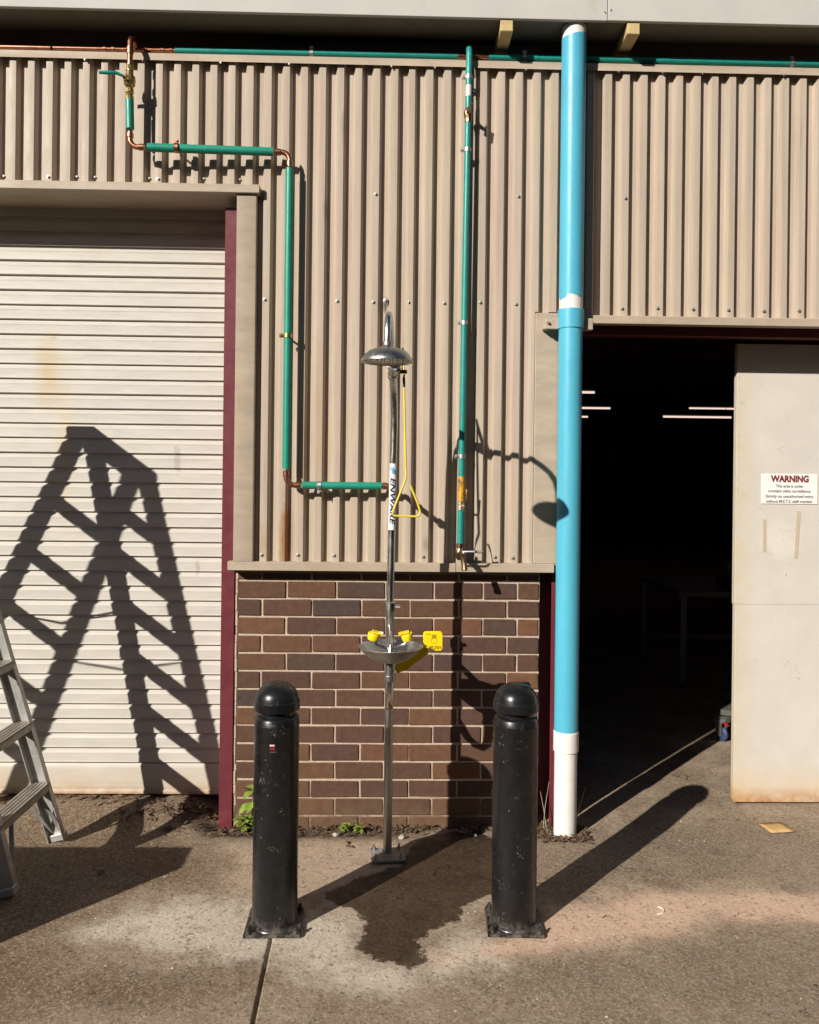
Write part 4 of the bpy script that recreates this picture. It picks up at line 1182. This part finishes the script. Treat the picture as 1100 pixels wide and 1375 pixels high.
# offset paint coordinates of the second bollard by turning its round parts
for ch in b2.children:
    if ch.name.split('.')[0] in ('post', 'cap'):
        ch.rotation_euler.z = 2.1
mb = MB()
def cyl_patch(s0, s1, z0, z1, r=0.0829):
    vs = []; n = 5
    for k in range(n):
        a = (s0 + (s1 - s0) * k / (n - 1)) / r
        vs += [(r * math.sin(a), -r * math.cos(a), z0), (r * math.sin(a), -r * math.cos(a), z1)]
    return vs, [(2 * k, 2 * k + 2, 2 * k + 3, 2 * k + 1) for k in range(n - 1)]
mb.add(*cyl_patch(-0.014, 0.004, 0.668, 0.688))
stk = obj('sticker', mb, 'stickerred', b1)
mb = MB()
for s0 in (-0.0145, -0.0085, -0.0025):
    mb.add(*cyl_patch(s0, s0 + 0.0045, 0.683, 0.688, 0.0832))
obj('sticker_print', mb, 'sticker', stk)
mb = MB().add(*cyl_patch(-0.0155, 0.010, 0.659, 0.6635, 0.0832))
obj('sticker_print', mb, 'greyprint', stk)

# ------------------------------------------------------------------ step ladder (two-sided)
AX, AZ = -2.08, 2.25
lad = thing('step_ladder', 'tall aluminium double-sided step ladder standing in front of the cream roller shutter', 'ladder', (AX, -0.4625, 0))
CY = 0.0
def lerp(a, b, t): return a + (b - a) * t
FX = {1: 0.605, -1: 0.80}                                      # foot offset from apex in x
def stile_pt(sx, sy, z):
    t = z / AZ
    x = sx * lerp(FX[sx], 0.034, t)
    y = lerp(sy * 0.2475, -0.1075 + sy * 0.165, t)
    return Vector((x, y, z))
NT_ = 8
for sx in (-1, 1):
    for sy in (-1, 1):
        a = stile_pt(sx, sy, 0.012); b = stile_pt(sx, sy, AZ - 0.01)
        d = (b - a).normalized()
        wx = Vector((1, 0, 0)); wx = (wx - d * wx.dot(d)).normalized()
        wy = d.cross(wx).normalized()
        hw, t_, fl = 0.036, 0.0018, 0.014
        mb = MB()
        c = (a + b) / 2; L = (b - a).length / 2
        inner = -sy
        wyv = wy if wy.y > 0 else -wy
        mb.obox(c, wx, wyv, d, hw, t_, L)                                        # web
        for e in (-1, 1):
            mb.obox(c + wx * (e * (hw - t_)) + wyv * (-sy * (fl + t_ + 0.0005)), wx, wyv, d, t_, fl, L)        # flanges
        s_ = obj('stile', mb, 'alu', lad)
        f = MB().obox(a + d * 0.012, wx, wyv, d, hw + 0.003, 0.018, 0.016)
        obj('foot', f, 'alu', s_, 0.003)
    for k in range(NT_):
        z = 0.275 + 0.289 * k * 0.955
        if z > AZ - 0.12: continue
        p0 = stile_pt(sx, -1, z); p1 = stile_pt(sx, 1, z)
        c = (p0 + p1) / 2; hy = (p1.y - p0.y) / 2 - 0.0045
        cx = c.x
        mb = MB()
        cy = c.y
        mb.box(cx - 0.040, cx + 0.040, cy - hy, cy + hy, z - 0.004, z - 0.001)
        for q in range(5):
            gx0 = cx - 0.040 + q * 0.0165
            mb.box(gx0, gx0 + 0.0105, cy - hy, cy + hy, z - 0.0008, z + 0.0035)
        mb.box(cx - 0.0415, cx - 0.0385, cy - hy, cy + hy, z - 0.030, z - 0.0045)
        mb.box(cx + 0.0385, cx + 0.0415, cy - hy, cy + hy, z - 0.030, z - 0.0045)
        obj('tread', mb, 'alu_tread', lad)
        if k in (0,):
            for sy in (-1, 1):
                ft = stile_pt(sx, sy, 0.03)
                for e in (-1, 1):
                    top = Vector((cx + e * 0.034, cy + sy * (hy - 0.10), z - 0.022))
                    btm = ft + Vector((e * 0.026, -sy * 0.006, 0.012))
                    dv = (btm - top).normalized()
                    mb = MB().obox((top + btm) / 2, dv, (1, 0, 0), dv.cross(Vector((1, 0, 0))), (btm - top).length / 2, 0.0095, 0.0012)
                    obj('brace', mb, 'alu', lad)
obj('top_cap', MB().box(-0.066, 0.066, -0.1075 - 0.182, -0.1075 + 0.182, AZ - 0.012, AZ + 0.03), 'alu', lad, 0.006, 2)
for sy in (-1, 1):
    za = 1.32
    p0 = stile_pt(-1, sy, za); p1 = stile_pt(1, sy, za)
    mid = (p0 + p1) / 2 + Vector((0, -sy * 0.012, -0.055))
    for a_, b_ in ((p0, mid), (mid, p1)):
        mb = MB().tube([a_ + Vector((0, -sy * 0.012, 0)), b_ + Vector((0, -sy * 0.012, 0))], 0.0055, 8)
        obj('spreader', mb, 'galv', lad)

# ------------------------------------------------------------------ cabinet made up and added out of shot to throw the shade on the left
cab = thing('shade_cabinet', 'unseen low grey-green cabinet, made up to shade the concrete by the step ladder', 'cabinet', (-2.30, -1.36, 0.0))
ft = obj('body', MB().box(-0.55, 0.55, -0.10, 0.10, 0.03, 0.655), 'cabinet', cab, 0.004)
for k in range(3):
    z0 = 0.06 + k * 0.195
    dr_ = obj('drawer', MB().box(-0.52, 0.52, -0.114, -0.1015, z0, z0 + 0.175), 'cabinet', cab, 0.003)
    obj('handle', MB().tube([(-0.15, -0.116, z0 + 0.14), (-0.15, -0.135, z0 + 0.14), (0.15, -0.135, z0 + 0.14), (0.15, -0.116, z0 + 0.14)], 0.006, 8), 'galv', dr_)
for x in (-0.5, 0.5):
    for y in (-0.07, 0.07):
        obj('foot', MB().lathe([(0.02, 0.0), (0.02, 0.032)], 12, (x, y, 0)), 'rubber', cab)

# ------------------------------------------------------------------ inside the doorway
tube_spots = [(4.70, 10.0, 2.78), (6.42, 12.0, 3.115), (3.15, 10.0, 2.91), (2.38, 8.0, 2.957), (3.25, 12.0, 2.92)]
lamp_labels = ['lit fluorescent tube lowest inside the doorway, in front of the bare back wall', 'lit fluorescent tube partly hidden behind the cream sliding door',
               'lit fluorescent tube inside the doorway, half hidden behind the blue downpipe', 'highest lit fluorescent tube inside the doorway beside the blue downpipe',
               'dimmest lit fluorescent tube deep inside, beside the blue downpipe']
for (x, y, z), lb in zip(tube_spots, lamp_labels):
    L = thing('fluorescent_light', lb, 'light', (x + 0.0, y, z), 'fluorescent lights inside the shed')
    hl = 0.60
    if lb.startswith('lit fluorescent tube lowest'): L.location.x = 5.24
    obj('housing', MB().box(-hl - 0.02, hl + 0.02, -0.04, 0.04, 0.03, 0.07), 'inner', L)
    obj('tube', MB().tube([(-hl, 0, 0), (hl, 0, 0)], 0.017, 12), 'tube', L)
    mb = MB()
    for e in (-1, 1):
        mb.box(e * hl - 0.008, e * hl + 0.008, -0.02, 0.02, -0.02, 0.031)
        mb.tube([(e * 0.5, 0, 0.07), (e * 0.5, 0, 3.93 - z)], 0.004, 6)
    obj('holder', mb, 'inner', L)

bench = thing('workbench', 'dim steel-legged workbench with pale top deep inside the dark doorway', 'workbench', (3.25, 3.15, 0))
obj('bench_top', MB().box(-0.95, 0.95, -0.62, 0.5, 0.74, 0.78), 'bench', bench, 0.003)
for x in (-0.90, 0.90):
    for y in (-0.57, 0.45):
        obj('leg', MB().box(x - 0.025, x + 0.025, y - 0.025, y + 0.025, 0.03, 0.739), 'bench', bench)
        obj('castor', MB().lathe([(0.03, -0.012), (0.034, -0.008), (0.034, 0.008), (0.03, 0.012)], 14, (x, y, 0.034), (0, 1, 0)), 'rubber', bench)
obj('lower_rail', MB().box(-0.90, 0.90, 0.43, 0.47, 0.2, 0.24), 'bench', bench)
box_ = obj('cardboard_box', MB().box(-0.16, 0.16, -0.12, 0.12, 0, 0.2), 'card', None, 0.004, loc=(2.98, 2.95, 0.781))
tag(box_, 'small brown cardboard box on the dim workbench inside the doorway', 'box')
obj('flap', MB().box(-0.155, 0.155, -0.115, 0.115, 0.2005, 0.203), 'card', box_)

tro = thing('trolley', 'trolley with blue castor and red brake, mostly hidden behind the cream sliding door', 'trolley', (2.115, 1.23, 0.013))
tro.rotation_euler.z = -0.55
obj('deck', MB().box(0.0, 0.75, -0.03, 0.70, 0.165, 0.20), 'inner', tro, 0.004)
for x in (0.03, 0.70):
    for y in (0.0, 0.65):
        rot = 1.0
        ax = Vector((math.cos(rot), math.sin(rot), 0))
        wc = Vector((x - 0.02, y - 0.02, 0.046))
        w_ = obj('castor', MB().lathe([(0.02, -0.014), (0.040, -0.012), (0.046, -0.007), (0.046, 0.007), (0.040, 0.012), (0.02, 0.014)], 24, wc, ax), 'wheel', tro)
        fk = MB()
        side = ax; fw = Vector((-ax.y, ax.x, 0))
        for e in (-1, 1):
            fk.extrude_dir([wc + side * (e * 0.021) + fw * -0.016 + Vector((0, 0, -0.012)), wc + side * (e * 0.021) + fw * 0.016 + Vector((0, 0, -0.012)),
                            wc + side * (e * 0.021) + fw * 0.05 + Vector((0, 0, 0.075)), wc + side * (e * 0.021) + fw * -0.02 + Vector((0, 0, 0.075))], side * 0.003 * e)
        fk.obox(wc + Vector((0, 0, 0.080)) + fw * 0.015, side, fw, (0, 0, 1), 0.028, 0.04, 0.005)
        fk.obox(wc + Vector((0.02, 0.01, 0.099)), side, fw, (0, 0, 1), 0.035, 0.035, 0.013)
        obj('fork', fk, 'galv', w_)
        obj('brake_pedal', MB().obox(wc + fw * -0.035 + Vector((0, 0, 0.068)), side, fw + Vector((0, 0, 0.5)), (0, -0.5, 1), 0.013, 0.018, 0.005), 'red', w_, 0.002)
for x in (0.45, 0.70):
    obj('push_bar', MB().tube([(x + 0.0, 0.66, 0.20), (x, 0.66, 0.95)], 0.012, 10), 'bench', tro)

# ------------------------------------------------------------------ unseen brick blocks added round the yard to cut sky light
def block(label, x0, x1, y0, y1, h, face):
    b = thing('sky_blocker', label, 'sky_blocker', ((x0 + x1) / 2, (y0 + y1) / 2, 0), 'added sky blockers round the yard')
    hx, hy = (x1 - x0) / 2, (y1 - y0) / 2
    obj('wall', MB().box(-hx, hx, -hy, hy, -0.05, h), 'blockerbrick', b)
    obj('roof', MB().box(-hx - 0.2, hx + 0.2, -hy - 0.2, hy + 0.2, h + 0.002, h + 0.2), 'dark', b)
    n = int((hx if face == 'y' else hy) * 2 / 4)
    for k in range(n):
        u = -(hx if face == 'y' else hy) + 2 + 4 * k
        for z in (1.4, 4.6):
            if face == 'y':
                f = obj('window', MB().box(u - 0.8, u + 0.8, hy + 0.002, hy + 0.05, z, z + 1.4), 'flash', b)
                obj('pane', MB().box(u - 0.72, u + 0.72, hy + 0.051, hy + 0.056, z + 0.08, z + 1.32), 'glass', f)
            else:
                f = obj('window', MB().box(hx + 0.002, hx + 0.05, u - 0.8, u + 0.8, z, z + 1.4), 'flash', b)
                obj('pane', MB().box(hx + 0.051, hx + 0.056, u - 0.72, u + 0.72, z + 0.08, z + 1.32), 'glass', f)
block('long unseen brick block added across the yard to cut sky light', -13, 26, -26, -14, 7.6, 'y')
block('unseen brick block added beyond the step ladder to cut sky light', -26, -14.5, -14, 6, 7.6, 'x')

block('unseen brick block added beyond the sliding door to cut sky light', 13, 24, -13.5, -1.5, 7.6, 'x')

# ------------------------------------------------------------------ small things on the ground
gz = lambda x, y: float(ground_z(x, y))

def weed(label, loc, h, spread, nst, leaf, group='weeds along the brick foot', up=0.6):
    root = thing('weed', label, 'plant', (loc[0], loc[1], gz(*loc) - 0.004), group)
    stems = MB(); r = random.Random(int(abs(loc[0]) * 1000))
    leaves = []
    for s in range(nst):
        a = r.uniform(0, 2 * math.pi); hh = h * r.uniform(0.55, 1.0)
        tip = Vector((math.cos(a) * spread * r.uniform(.3, 1), math.sin(a) * spread * 0.6 * r.uniform(.2, 1) - 0.01, hh))
        path = [Vector((0, 0, 0)), tip * 0.5 + Vector((0, 0, hh * 0.12)), tip]
        stems.tube(path, [0.0022, 0.0017, 0.001], 6)
        for q in range(r.randint(3, 5)):
            t = r.uniform(0.35, 1.0)
            p = tip * t
            d = Vector((r.uniform(-1, 1), r.uniform(-1, 0.5), r.uniform(-0.15, up))).normalized()
            leaves.append((p, d, leaf * r.uniform(0.6, 1.15)))
    obj('stem', stems, 'leaf', root)
    for p, d, L in leaves:
        side = d.cross(Vector((0, 0, 1))).normalized(); nrm = side.cross(d)
        w = L * 0.30
        prof = [(0, 0.0), (0.25, 0.75), (0.5, 1.0), (0.78, 0.62), (1.0, 0.0)]
        vs = []
        for t, k in prof:
            c = p + d * (L * t) - nrm * (L * 0.25 * t * t)
            vs += [c - side * (w * k) + nrm * (w * k * 0.35), c, c + side * (w * k) + nrm * (w * k * 0.35)]
        fs = []
        for i in range(4):
            fs += [(3 * i, 3 * i + 1, 3 * i + 4, 3 * i + 3), (3 * i + 1, 3 * i + 2, 3 * i + 5, 3 * i + 4)]
        obj('leaf', MB().add(vs, fs), 'leaf', root, angle=60)
    return root
weed('bushy green weed growing at the foot of the maroon steel post', (-0.672, -0.048), 0.10, 0.05, 9, 0.042)
weed('tall broad-leaved weed behind the bollard with the red sticker', (-0.645, -0.042), 0.235, 0.03, 3, 0.075, up=0.1)
weed('small leafy weed at the foot of the brick wall, upright with yellow-green tip', (-0.205, -0.055), 0.075, 0.022, 4, 0.032)
weed('small reddish-stemmed weed at the brick wall next to the shower pole', (-0.135, -0.062), 0.072, 0.03, 5, 0.028)
weed('tiny weed in the crack under the roller shutter', (-0.90, 0.10), 0.04, 0.02, 3, 0.022)

dry = thing('dry_grass', 'pale dry grass stalks sticking up around the foot of the blue downpipe', 'plant', (0.83, -0.1, gz(0.83, -0.1)))
for a, b, c in [((0.055, 0.04, 0), (0.085, 0.045, 0.09), (0.115, 0.05, 0.20)), ((0.06, 0.03, 0), (0.07, 0.03, 0.07), (0.085, 0.03, 0.13)), ((-0.07, 0.05, 0), (-0.085, 0.05, 0.09), (-0.10, 0.06, 0.17)),
                ((-0.085, 0.05, 0), (-0.08, 0.04, 0.1), (-0.06, 0.05, 0.22)), ((0.07, -0.03, 0), (0.11, -0.02, 0.02), (0.17, 0.0, 0.05)), ((-0.075, 0.0, 0), (-0.09, -0.02, 0.05), (-0.095, -0.04, 0.06))]:
    obj('stalk', MB().tube([a, b, c], [0.0016, 0.0013, 0.0007], 6), 'stalk', dry)

# leaf litter, soil crumbs and twigs along the walls
def litter(name, label, zones, n_leaf, n_twig, seed):
    r = random.Random(seed); ml = MB(); mt = MB()
    def pick():
        x0, x1, y0, y1 = r.choice(zones)
        return r.uniform(x0, x1), y1 - (y1 - y0) * abs(r.gauss(0, 0.42))
    for _ in range(n_leaf):
        x, y = pick(); L = r.uniform(0.006, 0.022); w = L * r.uniform(0.3, 0.6)
        a = r.uniform(0, 6.28); d = Vector((math.cos(a), math.sin(a), r.uniform(-.3, .6))).normalized()
        s = d.cross(Vector((r.uniform(-.4, .4), r.uniform(-.4, .4), 1))).normalized(); nn = s.cross(d)
        p = Vector((x, y, gz(x, y) + r.uniform(0.001, 0.013)))
        ml.add([p - d * L, p - d * L * 0.2 - s * w + nn * w * 0.4, p + d * L * 0.4 - s * w * 0.7 + nn * w * 0.3, p + d * L + nn * L * 0.3, p + d * L * 0.4 + s * w * 0.7 + nn * w * 0.3, p - d * L * 0.2 + s * w + nn * w * 0.4], [(0, 1, 2, 3), (0, 3, 4, 5)])
    for _ in range(n_twig):
        x, y = pick(); L = r.uniform(0.012, 0.045); a = r.uniform(0, 6.28)
        d = Vector((math.cos(a), math.sin(a), r.uniform(-.05, .35))) * L
        p = Vector((x, y, gz(x, y) + 0.004))
        mt.tube([p, p + d * 0.5 + Vector((0, 0, r.uniform(-.002, .004))), p + d], [0.0014, 0.0012, 0.0007], 5)
    o = obj(name, ml, 'leafdead', None, smooth=False)
    tag(o, label, 'leaf litter', kind='stuff')
    q = obj('twigs', mt, 'twig', o)
    q['kind'] = 'stuff'
litter('leaf_litter', 'dead leaves and twigs gathered along the foot of the brick wall', [(-0.80, -0.42, -0.17, -0.005), (-0.50, 0.05, -0.15, -0.005), (-0.35, 0.3, -0.08, -0.005), (0.3, 0.72, -0.07, -0.005)], 520, 150, 3)
litter('leaf_litter', 'dead leaves and fibres heaped round the foot of the blue downpipe', [(0.70, 0.80, -0.22, 0.03), (0.86, 0.935, -0.24, -0.05), (0.73, 0.93, -0.235, -0.18)], 320, 170, 4)
litter('leaf_litter', 'dead leaves and grit along the sill of the cream roller shutter', [(-1.9, -0.86, 0.05, 0.19), (-1.0, -0.80, -0.12, 0.16), (-1.3, -0.85, -0.1, 0.1)], 330, 70, 5)

def pebble(name, label, loc, s, mat, seed, cat='stone', group=None):
    r = random.Random(seed)
    bm = bmesh.new(); bmesh.ops.create_icosphere(bm, subdivisions=2, radius=1)
    for v in bm.verts:
        v.co *= r.uniform(0.78, 1.15)
        v.co = Vector((v.co.x * s[0], v.co.y * s[1], v.co.z * s[2]))
    me = bpy.data.meshes.new(name); bm.to_mesh(me); bm.free()
    o = link(name, me, mat, None, (loc[0], loc[1], gz(*loc) + s[2] * 0.6), (0, 0, r.uniform(0, 3)))
    return tag(o, label, cat, group)
pebble('stone', 'pale stone lying in the leaf litter under the small weeds', (-0.245, -0.105), (0.017, 0.012, 0.009), 'stone', 1)
pebble('stone', 'pale angular stone between the shower base plate and the brick wall', (0.065, -0.16), (0.022, 0.015, 0.010), 'stone', 2)
pebble('stone', 'small white stone at the brick foot beside the scratched bollard', (0.415, -0.10), (0.009, 0.008, 0.007), 'stone', 3)
pebble('stone', 'rust-brown bolt-shaped stone on dry concrete left of the shower base plate', (-0.18, -0.23), (0.018, 0.007, 0.006), 'leafdead', 4)
r = random.Random(21)
mb = MB()
k = 0
while k < 260:
    x, y = r.uniform(-1.7, 2.3), r.uniform(-1.9, 0.05)
    if sdf_poly(np.array([x]), np.array([y]), WET)[0] < 0.02 or abs(x + 0.412) < .13 and abs(y + .9) < .13 or abs(x - 0.474) < .13 and abs(y + .9) < .13: continue
    s_ = r.uniform(0.0012, 0.0042) if r.random() < 0.85 else r.uniform(0.004, 0.006)
    a = r.uniform(0, 6.28); z = gz(x, y)
    ring = [(x + s_ * r.uniform(.6, 1.1) * math.cos(a + q * 1.257), y + s_ * r.uniform(.6, 1.1) * math.sin(a + q * 1.257), z - 0.0004) for q in range(5)]
    top = (x + s_ * r.uniform(-.3, .3), y + s_ * r.uniform(-.3, .3), z + s_ * r.uniform(0.5, 0.9))
    mb.add(ring + [top], [(q, (q + 1) % 5, 5) for q in range(5)])
    k += 1
gr_ = obj('grit', mb, 'stone', None, smooth=False)
tag(gr_, 'loose pale grit chips scattered over the concrete apron', 'grit', kind='stuff')

# fallen cardboard scrap, curl of plastic, dead leaf
mb = MB()
vs = []; fs = []
for j in range(4):
    for i in range(5):
        u, v = i / 4, j / 3
        vs.append(((u - 0.5) * 0.115 + (0.5 - v) * 0.02, (v - 0.5) * 0.105, 0.0025 + 0.006 * u * u + 0.003 * math.sin(3 * v)))
for j in range(3):
    for i in range(4):
        a = j * 5 + i; fs.append((a, a + 1, a + 6, a + 5))
mb.add(vs, fs)
cs = obj('cardboard_scrap', mb, 'card', None, loc=(1.855, -0.064, gz(1.855, -0.064)))
md = cs.modifiers.new('thickness', 'SOLIDIFY'); md.thickness = 0.002; md.offset = 1
tag(cs, 'flat orange-brown scrap of cardboard on the concrete before the sliding door', 'cardboard')
pth = [(0.028 * math.cos(a) * (1 + 0.2 * a), 0.022 * math.sin(a), 0.003 + 0.002 * a) for a in np.linspace(-1.9, 1.3, 14)]
o = obj('plastic_curl', MB().tube(pth, 0.0019, 6), 'sticker', None, loc=(1.035, -0.82, gz(1.035, -0.82)))
tag(o, 'white curl of plastic strip lying on the pinkish concrete', 'litter')
def dead_leaf(label, x, y, L, rot):
    w = L * 0.42; vs = []; fs = []
    prof = [(-1, 0.05), (-0.5, 0.8), (0, 1), (0.5, 0.7), (1, 0.05)]
    for t, k in prof:
        vs += [(L * t, -w * k, 0.003 + 0.35 * w * k), (L * t, 0, 0.002 + 0.004 * t * t), (L * t, w * k, 0.004 + 0.55 * w * k)]
    for i in range(4):
        fs += [(3 * i, 3 * i + 1, 3 * i + 4, 3 * i + 3), (3 * i + 1, 3 * i + 2, 3 * i + 5, 3 * i + 4)]
    o = obj('fallen_leaf', MB().add(vs, fs), 'leafdead', None, loc=(x, y, gz(x, y)), rot=(0, 0, rot))
    tag(o, label, 'leaf')
dead_leaf('curled brown leaf on the concrete between the ladder and the maroon post', -1.02, -0.10, 0.035, 0.4)
dead_leaf('small curled dead leaf on bare concrete in front of the weeds', -0.17, -0.27, 0.022, -0.5)
dead_leaf('dark dead leaf on the shaded concrete beside the step ladder', -1.18, -0.52, 0.024, 1.2)
